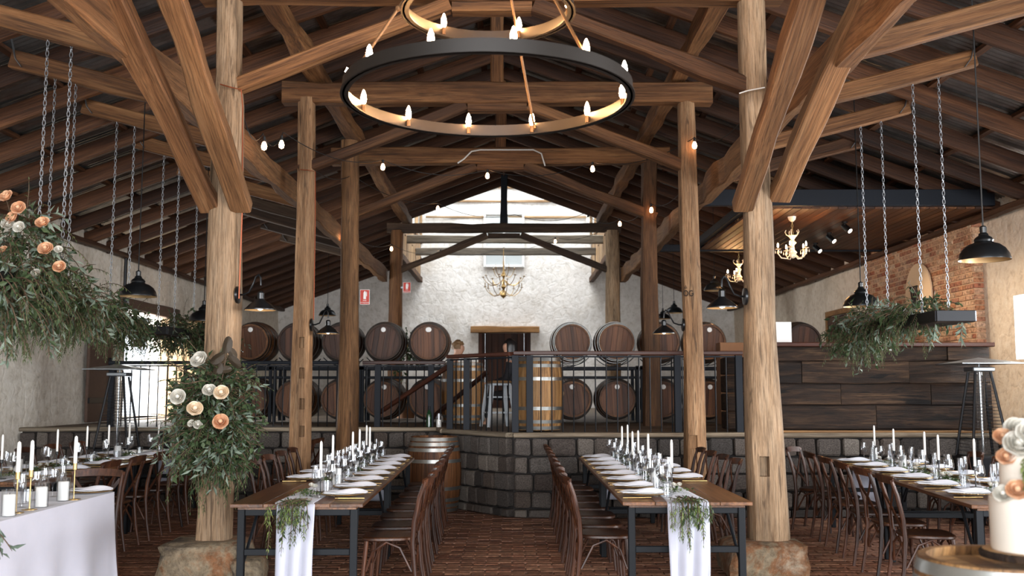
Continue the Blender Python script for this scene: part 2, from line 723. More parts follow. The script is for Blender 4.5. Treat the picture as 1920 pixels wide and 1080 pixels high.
def wall_mesh(us, vs, pos, nrm, amp, holes):
    """uneven wall over the grid us x vs; holes are (u0, u1, v0, v1)"""
    m = MB()
    ids = {}
    for i, u in enumerate(us):
        for j, v in enumerate(vs):
            p = Vector(pos(u, v))
            p += Vector(nrm) * rough(p, amp)
            ids[i, j] = len(m.v)
            m.v.append(tuple(p))
    for i in range(len(us) - 1):
        for j in range(len(vs) - 1):
            cu, cv = (us[i] + us[i + 1]) / 2, (vs[j] + vs[j + 1]) / 2
            if any(a < cu < b and c < cv < d for a, b, c, d in holes):
                continue
            m.f.append((ids[i, j], ids[i + 1, j], ids[i + 1, j + 1], ids[i, j + 1]))
    return m


def lines(a, b, step, extra=()):
    n = max(1, int(round((b - a) / step)))
    s = sorted(set([round(a + (b - a) * i / n, 4) for i in range(n + 1)] + [e for e in extra]))
    return s


# --- left wall with the daylight doorway
DY0, DY1, DZ0, DZ1 = 17.75, 20.3, PLAT, 3.0
m = wall_mesh(lines(YF, YB + 0.4, 0.2, (DY0, DY1)), lines(-0.05, roof_z(XL) + 0.12, 0.16, (DZ0, DZ1)), lambda u, v: (XL, u, v), (1, 0, 0), 0.045, [(DY0, DY1, DZ0, DZ1)])
wl = m.build('wall_left', 'left_plaster', None, 'full')
tag(wl, 'rough whitewashed stone wall along the left side of the hall', kind='structure')
m = MB()
for y in (DY0, DY1):
    m.add([(XL, y, DZ0), (XL - 0.5, y, DZ0), (XL - 0.5, y, DZ1), (XL, y, DZ1)], [(0, 1, 2, 3)])
for z in (DZ0, DZ1):
    m.add([(XL, DY0, z), (XL - 0.5, DY0, z), (XL - 0.5, DY1, z), (XL, DY1, z)], [(0, 1, 2, 3)])
m.build('door_reveal', 'left_plaster', wl)
beam('door_lintel', (XL - 0.05, DY0 - 0.25, DZ1 + 0.09), (XL - 0.05, DY1 + 0.25, DZ1 + 0.09), 0.22, 0.2, 'rust_steel', wl)
beam('door_jamb', (XL - 0.1, DY0 + 0.08, DZ0), (XL - 0.1, DY0 + 0.08, DZ1), 0.16, 0.16, 'grey_beam_wood', wl)
beam('door_jamb', (XL - 0.1, DY1 - 0.08, DZ0), (XL - 0.1, DY1 - 0.08, DZ1), 0.16, 0.16, 'slat_wood', wl)
# the doorway's open leaf of pale boards and the rusty iron door beside it
dl = thing('door_1', 'pale boarded door leaf standing open in the bright left doorway', None, (XL - 0.02, DY1 - 0.12, PLAT), kind='structure')
for k in range(6):
    MB().box((0.1 + k * 0.17, 0, 0.95), (0.165, 0.05, 1.88), None, 0.008).build('board', 'slat_wood', dl)
dl.rotation_euler = (0, 0, math.radians(8))
dr = thing('door_2', 'rusty brown iron door folded flat against the left wall', None, (XL + 0.1, 16.55, PLAT), kind='structure')
MB().box((0, 0, 0.9), (0.05, 0.95, 1.8), None, 0.01).build('panel', 'rust_steel', dr)
for z in (0.35, 1.45):
    MB().box((0.035, 0, z), (0.03, 0.95, 0.09), None, 0.005).build('strap', 'black_metal', dr)
MB().box((0.05, 0.32, 0.95), (0.05, 0.06, 0.22), None, 0.008).build('latch', 'black_metal', dr)
# wide stone step outside the doorway
m = MB().box((XL - 0.6, (DY0 + DY1) / 2, PLAT - 0.06), (1.6, 2.6, 0.12), None, 0.02)
tag(m.build('floor_doorstep', 'sill_wood'), 'pale doorstep in the left doorway', kind='structure')

# --- right wall, brick-faced for a stretch, with a small window near the camera
BY0, BY1 = 13.85, 18.1
WY0, WY1, WZ0, WZ1 = 12.1, 13.05, 1.95, 2.78
m = wall_mesh(lines(YF, YB + 0.4, 0.2, (WY0, WY1, 2.0, 6.0, 9.1, 10.7)), lines(-0.05, roof_z(XR) + 0.12, 0.16, (WZ0, WZ1, 3.0, 1.7, 2.85)), lambda u, v: (XR, u, v), (-1, 0, 0), 0.04, [(WY0, WY1, WZ0, WZ1), (2.0, 6.0, -0.1, 3.0), (9.1, 10.7, 1.7, 2.85)])
wr = m.build('wall_right', 'right_plaster', None, 'full')
tag(wr, 'rough plastered stone wall along the right side, brick-faced above the bar', kind='structure')
m = MB()
for y in (WY0, WY1):
    m.add([(XR, y, WZ0), (XR + 0.4, y, WZ0), (XR + 0.4, y, WZ1), (XR, y, WZ1)], [(0, 1, 2, 3)])
for z in (WZ0, WZ1):
    m.add([(XR, WY0, z), (XR + 0.4, WY0, z), (XR + 0.4, WY1, z), (XR, WY1, z)], [(0, 1, 2, 3)])
m.build('window_reveal', 'white_plaster', wr)
wn = thing('window_1', 'small deep window in the right wall beside the bar', None, (XR + 0.36, (WY0 + WY1) / 2, WZ0), kind='structure')
MB().box((0, 0, 0.415), (0.008, 0.93, 0.81)).build('pane', 'pane_glass', wn)
for y in (-0.45, 0, 0.45):
    MB().box((0, y, 0.415), (0.04, 0.04, 0.83)).build('window_frame', 'white_paint', wn)
# brick facing: mortar slab plus bricks
XBF = 6.63
m = MB().box(((XBF + 0.012 + XR) / 2, (BY0 + BY1) / 2, (PLAT + 4.06) / 2), (XR - XBF - 0.012, BY1 - BY0, 4.06 - PLAT))
m.build('brick_mortar', 'brick_mortar', wr)
bl, bh, bj = 0.235, 0.078, 0.014
brick_me = [MB().box((0, 0, 0), (0.04, bl - bj, bh - bj), None, 0.006).mesh('brick', 'wall_brick'),
            MB().box((0, 0, 0), (0.04, bl / 2 - bj, bh - bj), None, 0.006).mesh('brick', 'wall_brick')]
end_me = [MB().box((0, 0, 0), (XR - XBF - 0.02, 0.04, bh - bj), None, 0.006).mesh('brick', 'wall_brick')]
todo = []
z, row = 1.95, 0
while z + bh < 4.06:
    y = BY0 + (0 if row % 2 else -bl / 2)
    while y < BY1:
        a, b = max(y, BY0), min(y + bl, BY1)
        if b - a > 0.06:
            todo.append((a, b, z, b - a > bl * 0.7))
        y += bl
    z += bh
    row += 1
todo.sort(key=lambda q: (q[2] < 2.15, q[0]))
rest = MB()
for i, (a, b, z, full) in enumerate(todo):
    x = XBF + 0.02 + R.uniform(-0.006, 0.006)
    if i < 275:
        o = put('brick', brick_me[0 if full else 1], wr)
        o.location = (x, (a + b) / 2, z + bh / 2)
    else:
        rest.box((x, (a + b) / 2, z + bh / 2), (0.04, (b - a) - bj, bh - bj), None, 0.006)
tag(rest.build('bricks', 'wall_brick', wr), None, kind='stuff')
z = 1.95
while z + bh < 4.06:
    o = put('brick', end_me[0], wr)
    o.location = ((XBF + XR) / 2, BY0 - 0.008, z + bh / 2)
    z += bh
# boarded door in the right wall beyond the bricks
dr3 = thing('door_3', 'brown door in the right wall beyond the brick facing', None, (XR - 0.06, 19.9, PLAT), kind='structure')
for k in range(5):
    MB().box((0, -0.5 + k * 0.25, 1.0), (0.05, 0.245, 2.0), None, 0.006).build('board', 'door_wood', dr3)
for yy in (-0.68, 0.68):
    MB().box((0, yy, 1.0), (0.08, 0.1, 2.05)).build('door_frame', 'lintel_wood', dr3)
MB().box((0, 0, 2.07), (0.08, 1.46, 0.1)).build('door_frame', 'lintel_wood', dr3)

# --- back wall, tall in the middle where the lantern lights it
d0, d1 = P(897, 640, YB).x, P(995, 640, YB).x
dtop = P(946, 624, YB).z
LX = 2.55
us = lines(XL - 0.4, XR + 0.4, 0.16, (d0, d1, -LX, LX))
vs = lines(PLAT - 0.2, 8.5, 0.16, (dtop,))
m = wall_mesh(us, vs, lambda u, v: (u, YB, v if abs(u) <= LX else min(v, roof_z(u) + 0.05)), (0, -1, 0), 0.05, [(d0, d1, PLAT - 0.2, dtop)])
wb = m.build('wall_back', 'white_plaster', None, 'full')
tag(wb, 'tall whitewashed stone gable wall behind the barrels', kind='structure')
m = MB()
for x in (d0, d1):
    m.add([(x, YB, PLAT), (x, YB + 0.4, PLAT), (x, YB + 0.4, dtop), (x, YB, dtop)], [(0, 1, 2, 3)])
m.add([(d0, YB, dtop), (d1, YB, dtop), (d1, YB + 0.4, dtop), (d0, YB + 0.4, dtop)], [(0, 1, 2, 3)])
m.build('door_reveal', 'white_plaster', wb)
dw = thing('door_4', 'dark boarded double door under the timber lintel in the back wall', None, ((d0 + d1) / 2, YB + 0.3, PLAT), kind='structure')
wdt = (d1 - d0)
for k in range(8):
    MB().box((-wdt / 2 + (k + 0.5) * wdt / 8, 0, (dtop - PLAT) / 2), (wdt / 8 * (0.999 if k not in (0, 7) else 0.96), 0.06, dtop - PLAT + 0.1), None, 0.006).build('board', 'door_wood', dw)
for sx in (-1, 1):
    MB().box((sx * (wdt / 2 - 0.06), -0.2, (dtop - PLAT) / 2), (0.13, 0.12, dtop - PLAT), None, 0.01).build('door_post', 'door_wood', dw)
l0, l1 = P(883, 616, YB).x, P(1011, 616, YB).x
lt = beam('trim_1', (l0, YB - 0.1, dtop + 0.09), (l1, YB - 0.1, dtop + 0.09), 0.26, 0.19, 'lintel_wood')
tag(lt, 'pale timber lintel over the back door', kind='structure')
# gable window above the brass chandelier
g0, g1, gz0, gz1 = P(909, 450, YB).x, P(981, 450, YB).x, P(945, 500, YB).z, P(945, 402, YB).z
gw = thing('window_2', 'tall white-framed window high in the back gable', None, ((g0 + g1) / 2, YB - 0.09, gz0), kind='structure')
gh, gwid = gz1 - gz0, g1 - g0
MB().box((0, 0.03, gh / 2), (gwid, 0.03, gh)).build('board', 'white_paint', gw)
for sx in (-1, 0, 1):
    MB().box((sx * gwid / 2, 0, gh / 2), (0.07, 0.08, gh + 0.07), None, 0.01).build('window_frame', 'white_paint', gw)
for z in (0, 0.35, 0.68, 1.0):
    MB().box((0, 0, gh * z), (gwid, 0.08, 0.06), None, 0.01).build('window_frame', 'white_paint', gw)
for sx in (-1, 1):
    for k in range(3):
        z0, z1 = (0, 0.35, 0.68)[k] * gh, (0.35, 0.68, 1.0)[k] * gh
        MB().box((sx * gwid / 4, 0.005, (z0 + z1) / 2), (gwid / 2 - 0.08, 0.01, z1 - z0 - 0.07)).build('pane', 'pane_glass', gw)
# weathered boards across the gable top
for k, (ya, xh) in enumerate(((0.0, 0.75), (-0.42, 1.6), (-0.9, 2.4))):
    z = P(940, 352, YB).z + ya
    o = beam('trim_%d' % (k + 2), (-xh, YB - 0.05, z), (xh, YB - 0.05, z), 0.05, 0.07, 'slat_wood')
    tag(o, ['topmost', 'middle', 'lowest'][k] + ' weathered board across the back gable top', kind='structure')

# --- lantern over the rear nave: slatted side walls, glazed roof
for sx, side in ((-1, 'left'), (1, 'right')):
    t = thing('wall_lantern_' + side, 'slatted ' + side + ' side wall of the bright roof lantern', None, (sx * LX, LAN, 4.85), kind='structure')
    n = int((YB - LAN) / 0.15)
    me = MB().box((0, 0, 0.5), (0.03, 0.125, 1.0), None, 0.006)
    me.v = [(q[2], q[1], q[0]) for q in me.v]
    sm = me.mesh('slat', 'slat_wood')
    for k in range(n):
        o = put('slat', sm, t)
        o.matrix_basis = Matrix.Translation((0, 0.08 + k * 0.15, 0)) @ Matrix(((0, 0, 1, 0), (0, 1, 0, 0), (-1, 0, 0, 0), (0, 0, 0, 1))).inverted()
    beam('sill_plate', (sx * LX, LAN, 4.8), (sx * LX, YB, 4.8), 0.14, 0.16, 'beam_wood', t)
    beam('mid_plate', (sx * LX, LAN, 5.95), (sx * LX, YB, 5.95), 0.1, 0.12, 'slat_wood', t)
    beam('top_plate', (sx * LX, LAN, 7.35), (sx * LX, YB, 7.35), 0.12, 0.14, 'slat_wood', t)
    for k in range(5):
        y = LAN + 0.06 + k * (YB - LAN - 0.12) / 4
        beam('mullion', (sx * LX, y, 5.95), (sx * LX, y, 7.3), 0.08, 0.08, 'slat_wood', t)
        if k < 4:
            MB().box((0, (y - LAN) + (YB - LAN - 0.12) / 8, 1.8), (0.008, (YB - LAN) / 4 - 0.12, 1.3)).build('pane', 'pane_glass', t)
lt = thing('ceiling_lantern', 'glazed ridge roof of the lantern over the back of the hall', None, (0, LAN, 7.4), kind='structure')
for k in range(7):
    y = LAN + k * (YB - LAN) / 6
    for sx in (-1, 1):
        beam('glazing_bar', (sx * LX, y, 7.42), (0, y, 8.3), 0.05, 0.08, 'slat_wood', lt, segs=2)
for sx in (-1, 1):
    m = MB().add([(sx * LX, LAN, 7.46), (sx * LX, YB, 7.46), (0, YB, 8.34), (0, LAN, 8.34)], [(0, 1, 2, 3)])
    m.build('pane', 'pane_glass', lt, M=Matrix())
m = MB().add([(-LX, LAN, roof_z(LX)), (0, LAN, RIDGE), (LX, LAN, roof_z(LX)), (LX, LAN, 7.4), (0, LAN, 8.3), (-LX, LAN, 7.4)], [(0, 1, 4, 5), (1, 2, 3, 4)])
m.build('front_gable', 'slat_wood', lt, M=Matrix())

# --- main roof: corrugated iron on battens on rafters
ce = thing('ceiling', 'open timber roof of rafters and battens under corrugated iron', None, (0, 0, 0), kind='structure')
for sx in (-1, 1):
    m = MB()
    y, i = YF, 0
    st = 0.0195
    na = int((YB - YF) / st)
    for i in range(na + 1):
        y = YF + i * st
        dz = 0.011 * math.sin(2 * PI * y / 0.078)
        xin = 0.0 if y < LAN else LX
        m.v.append((sx * (7.3), y, roof_z(7.3) + dz + 0.09))
        m.v.append((sx * xin, y, roof_z(xin) + dz + 0.09))
    for i in range(na):
        if abs(m.v[2 * i + 1][0] - m.v[2 * i + 3][0]) > 1:
            m.v[2 * i + 3] = (m.v[2 * i + 3][0], m.v[2 * i + 3][1], m.v[2 * i + 3][2])
            continue
        m.f.append((2 * i, 2 * i + 2, 2 * i + 3, 2 * i + 1))
    m.build('roof_sheet', 'corrugated_iron', ce, 'full')
    k = 0
    yy = YF + 0.3
    while yy < YB:
        xin = 0.03 if yy < LAN else LX
        beam('rafter', (sx * 6.78, yy, roof_z(6.78) - 0.07), (sx * xin, yy, roof_z(xin) - 0.07), 0.075, 0.2, 'rafter_wood', ce, 0.006, 6, 0.006)
        yy += 0.9
    for q in range(8):
        x = 0.25 + q * 0.9
        ye = YB if x > LX else LAN
        beam('batten', (sx * x, YF, roof_z(x) + 0.055), (sx * x, ye, roof_z(x) + 0.055), 0.09, 0.045, 'rafter_wood', ce, 0.003, 10, 0.004)
beam('ridge_board', (0, YF, RIDGE - 0.1), (0, LAN, RIDGE - 0.1), 0.04, 0.22, 'rafter_wood', ce)
for sx in (-1, 1):
    beam('wall_plate', (sx * 6.62, YF, roof_z(6.62) - 0.2), (sx * 6.62, YB - 0.05, roof_z(6.62) - 0.2), 0.14, 0.08, 'rafter_wood', ce)

# --- floor: brick pavers over mortar
fl = tag(MB().add([(XL - 0.4, YF, -0.012), (XR + 0.4, YF, -0.012), (XR + 0.4, 14.6, -0.012), (XL - 0.4, 14.6, -0.012)], [(0, 1, 2, 3)]).build('floor', 'floor_mortar'),
         'worn brown brick paving of the hall floor', kind='structure')
PBL, PBW = 0.235, 0.115
spots = []
row = 0
y = 5.2
while y < 14.3:
    x = XL + (0.117 if row % 2 else 0)
    while x < XR - 0.1:
        spots.append((x + PBL / 2 + R.uniform(-0.004, 0.004), y + PBW / 2 + R.uniform(-0.004, 0.004)))
        x += PBL
    y += PBW
    row += 1
seen = []
for s in spots:
    u, v, d = project((s[0], s[1], 0))
    ok = v < 1078 and ((690 < u < 1160 and v > 955) or (230 < u < 320 and v > 960) or (1505 < u < 1730 and v > 930) or (590 < u < 680 and v > 970) or (1170 < u < 1250 and v > 970))
    seen.append((0 if ok else 1, d, s))
seen.sort(key=lambda q: (q[0], q[1]))
pav = MB().box((0, 0, -0.02), (PBL - 0.012, PBW - 0.012, 0.04), None, 0.005).mesh('brick', 'paver_brick')
rest = MB()
for i, (a, d, s) in enumerate(seen):
    dz, rz = R.uniform(-0.003, 0.002), R.uniform(-0.02, 0.02)
    if i < 300:
        o = put('brick', pav, fl)
        o.location = (s[0], s[1], dz)
        o.rotation_euler = (R.uniform(-0.01, 0.01), R.uniform(-0.01, 0.01), rz)
    else:
        rest.box((0, 0, -0.02), (PBL - 0.012, PBW - 0.012, 0.04), T(s[0], s[1], dz, rz))
tag(rest.build('bricks', 'paver_brick', fl), None, kind='stuff')

# --- platform: stone-block front, timber edge, board floor
FA, FC = 14.2, 12.4
CX, CJ = 0.2, -0.66              # corner of the straight front, start of the slanted run
front = [(XL, FA), (CJ - 0.12, FA), (CJ, 13.5), (CX, FC), (XR, FC)]
pf = thing('floor_platform', 'raised platform with dark stone block front and timber edge', None, (0, 0, 0), kind='structure')
m = MB()
for (a, b) in zip(front[:-1], front[1:]):
    m.add([(a[0], a[1] + 0.03, 0), (b[0], b[1] + 0.03, 0), (b[0], b[1] + 0.03, PLAT - 0.05), (a[0], a[1] + 0.03, PLAT - 0.05)], [(0, 1, 2, 3)])
m.build('core', 'stone_mortar', pf)
m = MB()
n = len(front)
front2 = [(XL - 0.3, FA)] + front[1:-1] + [(XR + 0.3, FC)]
m.add([(x, y, PLAT - 0.02) for x, y in front2] + [(XR + 0.3, YB + 0.3, PLAT - 0.02), (XL - 0.3, YB + 0.3, PLAT - 0.02)], [tuple(range(n + 2))])
m.build('deck', 'sill_wood', pf)


def block_mesh(k):
    rr = random.Random(k)
    m = MB().box((0, 0, 0), (1, 1, 1), None, 0.09)
    m.v = [(x + rr.uniform(-.035, .035), y + rr.uniform(-.05, .05), z + rr.uniform(-.035, .035)) for x, y, z in m.v]
    return m.mesh('stone', 'basalt_block', False)


blocks = [block_mesh(k) for k in range(7)]
rows = [(0.0, 0.11), (0.11, 0.32), (0.32, 0.53), (0.53, 0.74), (0.74, 0.965)]
for (a, b) in zip(front[:-1], front[1:]):
    a, b = Vector((*a, 0)), Vector((*b, 0))
    L = (b - a).length
    if L < 0.8:
        continue
    dx = (b - a) / L
    rz = math.atan2(dx.y, dx.x)
    for (z0, z1) in rows:
        u = -R.uniform(0, 0.15)
        while u < L:
            wdt = R.uniform(0.17, 0.36) if L > 2 else R.uniform(0.15, 0.25)
            u0, u1 = max(u, 0), min(u + wdt, L)
            u += wdt
            if u1 - u0 < 0.07:
                continue
            c = a + dx * ((u0 + u1) / 2)
            px, py, d = project((c.x, c.y, (z0 + z1) / 2))
            if px < -60 or px > 1980:
                continue
            o = put('stone', R.choice(blocks), pf)
            o.matrix_basis = T(c.x, c.y, (z0 + z1) / 2, rz) @ Matrix.Diagonal((u1 - u0 - 0.022, 0.16 + R.uniform(-.02, .03), z1 - z0 - 0.024, 1))
for (a, b) in zip(front[:-1], front[1:]):
    beam('edge_board', (a[0], a[1] + 0.05, PLAT - 0.03), (b[0], b[1] + 0.05, PLAT - 0.03), 0.26, 0.055, 'sill_wood', pf, 0.003)

# ------------------------------------------------------------------ timber frame
def cut(o, boxes):
    """chisel rectangular mortises (world centre, size) out of a post"""
    for c, s in boxes:
        co = MB().box(c, s).build('cutter', 'mortise_dark')
        md = o.modifiers.new('b', 'BOOLEAN')
        md.object = co
        md.operation = 'DIFFERENCE'
        md.solver = 'EXACT'
        bpy.context.view_layer.update()
        me = bpy.data.meshes.new_from_object(o.evaluated_get(bpy.context.evaluated_depsgraph_get()))
        o.modifiers.clear()
        old = o.data
        o.data = me
        bpy.data.objects.remove(co)


def post(label, pts, mat, seed, notches=(), squared=0.5, group=None):
    """hand-hewn post through (centre, radius) stations from the ground up"""
    base = pts[0][0]
    t = thing('timber_post', label, 'post', base, 0, group)
    rr = random.Random(seed)
    top = pts[-1][0]
    M, L = frame(base, (base[0], base[1], top[2]), (0, 1, 0))
    st = []
    for i in range(len(pts) - 1):
        (a, ra), (b, rb) = pts[i], pts[i + 1]
        n = max(1, int(abs(b[2] - a[2]) / 0.22))
        for k in range(n):
            q = k / n
            st.append((Vector(a).lerp(Vector(b), q), ra + (rb - ra) * q))
    st.append((Vector(top), pts[-1][1]))
    m = MB()
    nn = 16
    inv = M.inverted()
    for (c, r) in st:
        for k in range(nn):
            a = 2 * PI * k / nn
            ca, sa = math.cos(a), math.sin(a)
            sq = 1.0 / max(abs(ca), abs(sa))
            rad = r * (1 + squared * (min(sq, 1.28) - 1))
            rad *= 1 + 0.09 * noise.noise((ca * 1.3 + seed, sa * 1.3, c.z * 0.8)) + 0.05 * noise.noise((ca * 4 + seed, sa * 4, c.z * 2.2))
            m.v.append(tuple(inv @ Vector((c.x + rad * ca, c.y + rad * sa, c.z))))
    for i in range(len(st) - 1):
        for k in range(nn):
            p, q = i * nn + k, i * nn + (k + 1) % nn
            m.f.append((p, q, q + nn, p + nn))
    m.f.append(tuple(reversed(range(nn))))
    m.f.append(tuple((len(st) - 1) * nn + k for k in range(nn)))
    me = m.mesh('trunk', mat, True)
    o = put('trunk', me, None, M)
    if notches:
        cut(o, notches)
        o.data.shade_smooth()
        o.data.set_sharp_from_angle(angle=math.radians(38))
    o.parent = t
    o.matrix_basis = world(t).inverted() @ M
    return t


def rock(label, loc, size, seed):
    m = MB()
    m.lathe([(0.001, 0), (0.75, 0), (0.98, 0.12), (1.0, 0.4), (0.97, 0.7), (0.9, 0.92), (0.72, 1.0), (0.4, 1.0), (0.001, 1.0)], 28)
    vs = []
    for x, y, z in m.v:
        a = math.atan2(y, x)
        r = math.hypot(x, y)
        sq = 1.0 / max(abs(math.cos(a)), abs(math.sin(a)))
        r *= 1 + 0.75 * (min(sq, 1.3) - 1)
        k = 1 + 0.16 * noise.noise((math.cos(a) * 1.4 + seed, math.sin(a) * 1.4, z * 1.5)) + 0.07 * noise.noise((math.cos(a) * 4 + seed, math.sin(a) * 4, z * 5))
        zz = z * (1 + 0.0 * a)
        if 0.3 < z < 0.95:
            zz += 0.05 * noise.noise((x * 3, y * 3, seed))
        vs.append((r * k * math.cos(a) * size[0], r * k * math.sin(a) * size[1], zz * size[2]))
    m.v = vs
    o = m.build('boulder', 'boulder', None, True, Matrix.Translation(loc))
    tag(o, label, 'boulder', 'boulders under the front posts')
    return o


def st(px, py, Y, r):
    p = P(px, py, Y)
    return ((p.x, p.y, p.z), r)


Y1, Y2, Y3, Y4 = 8.7, 11.9, 15.2, 22.1
zr = P(404, 1000, Y1).z
post('pale hand-hewn post standing on the left boulder behind the flowers',
     [((P(402, 995, Y1).x, Y1, 0.28), 0.155), st(404, 960, Y1, 0.15), st(408, 830, Y1, 0.145), st(418, 600, Y1, 0.15), st(424, 360, Y1, 0.14), st(430, 200, Y1, 0.13), st(430, 140, Y1, 0.11), ((P(430, 20, Y1).x, Y1, 5.2), 0.11)],
     'pale_post_wood', 3, squared=0.35)
pr1 = post('pale hand-hewn post standing on the right boulder',
     [((P(1440, 995, Y1).x, Y1, 0.28), 0.17), st(1438, 960, Y1, 0.165), st(1432, 830, Y1, 0.165), st(1425, 600, Y1, 0.135), st(1420, 400, Y1, 0.125), st(1412, 180, Y1, 0.12), ((P(1408, 20, Y1).x, Y1, 5.2), 0.118)],
     'pale_post_wood', 8, [((P(1425, 872, Y1).x, Y1 - 0.15, P(1425, 872, Y1).z), (0.08, 0.14, 0.17))], squared=0.4)
pl2n = []
for py in (643, 700, 757, 808):
    q = P(565, py, Y2)
    pl2n.append(((q.x + 0.03, Y2 - 0.12, q.z), (0.06, 0.14, 0.13)))
post('light mortised post, second on the left, behind the left centre table',
     [((P(560, 900, Y2).x, Y2, 0), 0.13), st(562, 830, Y2, 0.125), st(567, 640, Y2, 0.115), st(573, 400, Y2, 0.105), st(575, 250, Y2, 0.105), ((P(575, 190, Y2).x, Y2, 5.1), 0.1)],
     'post_wood', 14, pl2n, squared=0.7)
q = P(1297, 828, Y2)
post('split mortised post with carved letters, second on the right',
     [((P(1304, 900, Y2).x, Y2, 0), 0.135), st(1303, 800, Y2, 0.125), st(1298, 600, Y2, 0.115), st(1291, 400, Y2, 0.12), st(1288, 250, Y2, 0.105), ((P(1286, 190, Y2).x, Y2, 5.1), 0.1)],
     'post_wood', 21, [((q.x, Y2 - 0.14, q.z), (0.09, 0.12, 0.16))], squared=0.5)
post('dark weathered round post, third on the left, before the barrels',
     [((P(651, 860, Y3 - 1.2).x, Y3 - 1.2, 0), 0.16), st(652, 780, Y3 - 1.2, 0.15), st(655, 600, Y3 - 1.2, 0.13), st(656, 400, Y3 - 1.2, 0.125), ((P(655, 300, Y3 - 1.2).x, Y3 - 1.2, 5.1), 0.125)],
     'brown_post_wood', 33, squared=0.25)
post('brown split post, third on the right, standing on the platform',
     [((P(1224, 806, Y3).x, Y3, PLAT - 0.02), 0.15), st(1222, 700, Y3, 0.135), st(1217, 560, Y3, 0.13), st(1217, 400, Y3, 0.12), ((P(1217, 300, Y3).x, Y3, 5.1), 0.12)],
     'brown_post_wood', 41, squared=0.6)
post('slender brown post left of the back door by the fire sign',
     [((P(741, 640, Y4).x, Y4, PLAT - 0.02), 0.17), st(742, 520, Y4, 0.15), ((P(745, 430, Y4).x, Y4, 5.1), 0.14)], 'beam_wood', 52, squared=0.3)
post('half-whitewashed post right of the back door',
     [((P(1149, 640, Y4).x, Y4, PLAT - 0.02), 0.17), st(1149, 520, Y4, 0.16), ((P(1147, 430, Y4).x, Y4, 5.1), 0.15)], 'pale_post_wood', 57, squared=0.3)
rock('squat rust-stained boulder under the left front post', ((P(392, 1030, Y1).x, Y1 - 0.02, -0.02)), (0.37, 0.36, 0.31), 4.2)
rock('smooth grey-brown boulder under the right front post', ((P(1430, 1030, Y1).x, Y1 - 0.02, -0.02)), (0.35, 0.36, 0.31), 9.7)
m = rock('small tan rock wedged at the foot of the left boulder', ((P(472, 1060, 8.5).x, 8.45, -0.02)), (0.13, 0.16, 0.2), 15.1)
# carved letters on the second right post: O, G and an arrow
cv = MB()
q = P(1285, 552, Y2)
yq = Y2 - 0.152
for k in range(12):
    a0, a1 = 2 * PI * k / 12, 2 * PI * (k + 1) / 12
    cv.tube([(q.x - 0.02 + 0.025 * math.cos(a0), yq, q.z + 0.032 * math.sin(a0)), (q.x - 0.02 + 0.025 * math.cos(a1), yq, q.z + 0.032 * math.sin(a1))], 0.006, 5)
gp = [(q.x + 0.045 + 0.025 * math.cos(a), yq, q.z + 0.032 * math.sin(a)) for a in [math.radians(x) for x in range(50, 331, 35)]]
cv.tube(gp + [(q.x + 0.07, yq, q.z - 0.002), (q.x + 0.05, yq, q.z - 0.002)], 0.006, 5)
cv.tube([(q.x - 0.03, yq, q.z + 0.06), (q.x - 0.02, yq, q.z + 0.095), (q.x - 0.008, yq, q.z + 0.06), (q.x - 0.03, yq, q.z + 0.06)], 0.005, 5)
pr2 = [o for o in bpy.data.objects if o.get('label', '').startswith('split mortised')][0]
cv.build('carved_letters', 'mortise_dark', pr2, M=Matrix())


def truss(Y, label, tie_mat, strut_mat, xh=2.62, px_shift=0.0, king=True, tie=(0.2, 0.26), ztie=5.16, zs=4.18):
    t = thing('roof_truss', label, 'truss', (0, Y, ztie), 0, 'roof trusses')
    beam('tie_beam', (-xh, Y, ztie), (xh, Y, ztie), tie[0], tie[1], tie_mat, t, 0.012)
    for sx in (-1, 1):
        beam('strut', (sx * 2.4, Y - 0.02, zs + 0.02), (sx * 0.38, Y - 0.02, ztie - 0.155), 0.14, 0.135, strut_mat, t, 0.012)
    beam('bolster', (-0.36, Y, ztie - 0.175), (0.36, Y, ztie - 0.175), 0.16, 0.1, strut_mat, t, 0.004)
    if king:
        beam('king_post', (0, Y, ztie + 0.12), (0, Y, RIDGE - 0.18), 0.16, 0.14, 'beam_wood' if king is True else king, t)
    return t


truss(Y1, 'nearest roof truss, its struts rising from the two front posts', 'beam_wood', 'beam_wood')
truss(Y2, 'roof truss behind the ring chandelier, on the second posts', 'beam_wood', 'beam_wood')
truss(Y3, 'dark roof truss with cables, third from the front', 'beam_wood', 'beam_wood')
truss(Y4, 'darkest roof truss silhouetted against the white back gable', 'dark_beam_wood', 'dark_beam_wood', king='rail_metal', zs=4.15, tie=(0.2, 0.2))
for k, Y in enumerate((25.5, 27.8)):
    o = beam('cross_beam', (-LX, Y, 5.42), (LX, Y, 5.42), 0.16, 0.2, 'grey_beam_wood')
    tag(o, ['nearer', 'farther'][k] + ' pale grey cross beam under the bright lantern', 'beam', 'cross beams under the lantern')
for sx, side in ((-1, 'left'), (1, 'right')):
    o = beam('roof_plate', (sx * 2.22, 3.0, 5.4), (sx * 2.22, Y4 + 0.6, 5.4), 0.2, 0.2, 'beam_wood', None, 0.02, 40)
    tag(o, 'rough log plate running lengthwise over the ' + side + ' posts', 'beam', 'lengthwise timbers')
    o = beam('long_beam', (sx * 2.67, 3.0, 4.1), (sx * 2.67, Y4 + 0.1, 4.1), 0.13, 0.29, 'brace_wood', None, 0.02, 44)
    tag(o, 'heavy squared beam running lengthwise beside the ' + side + ' posts', 'beam', 'lengthwise timbers')
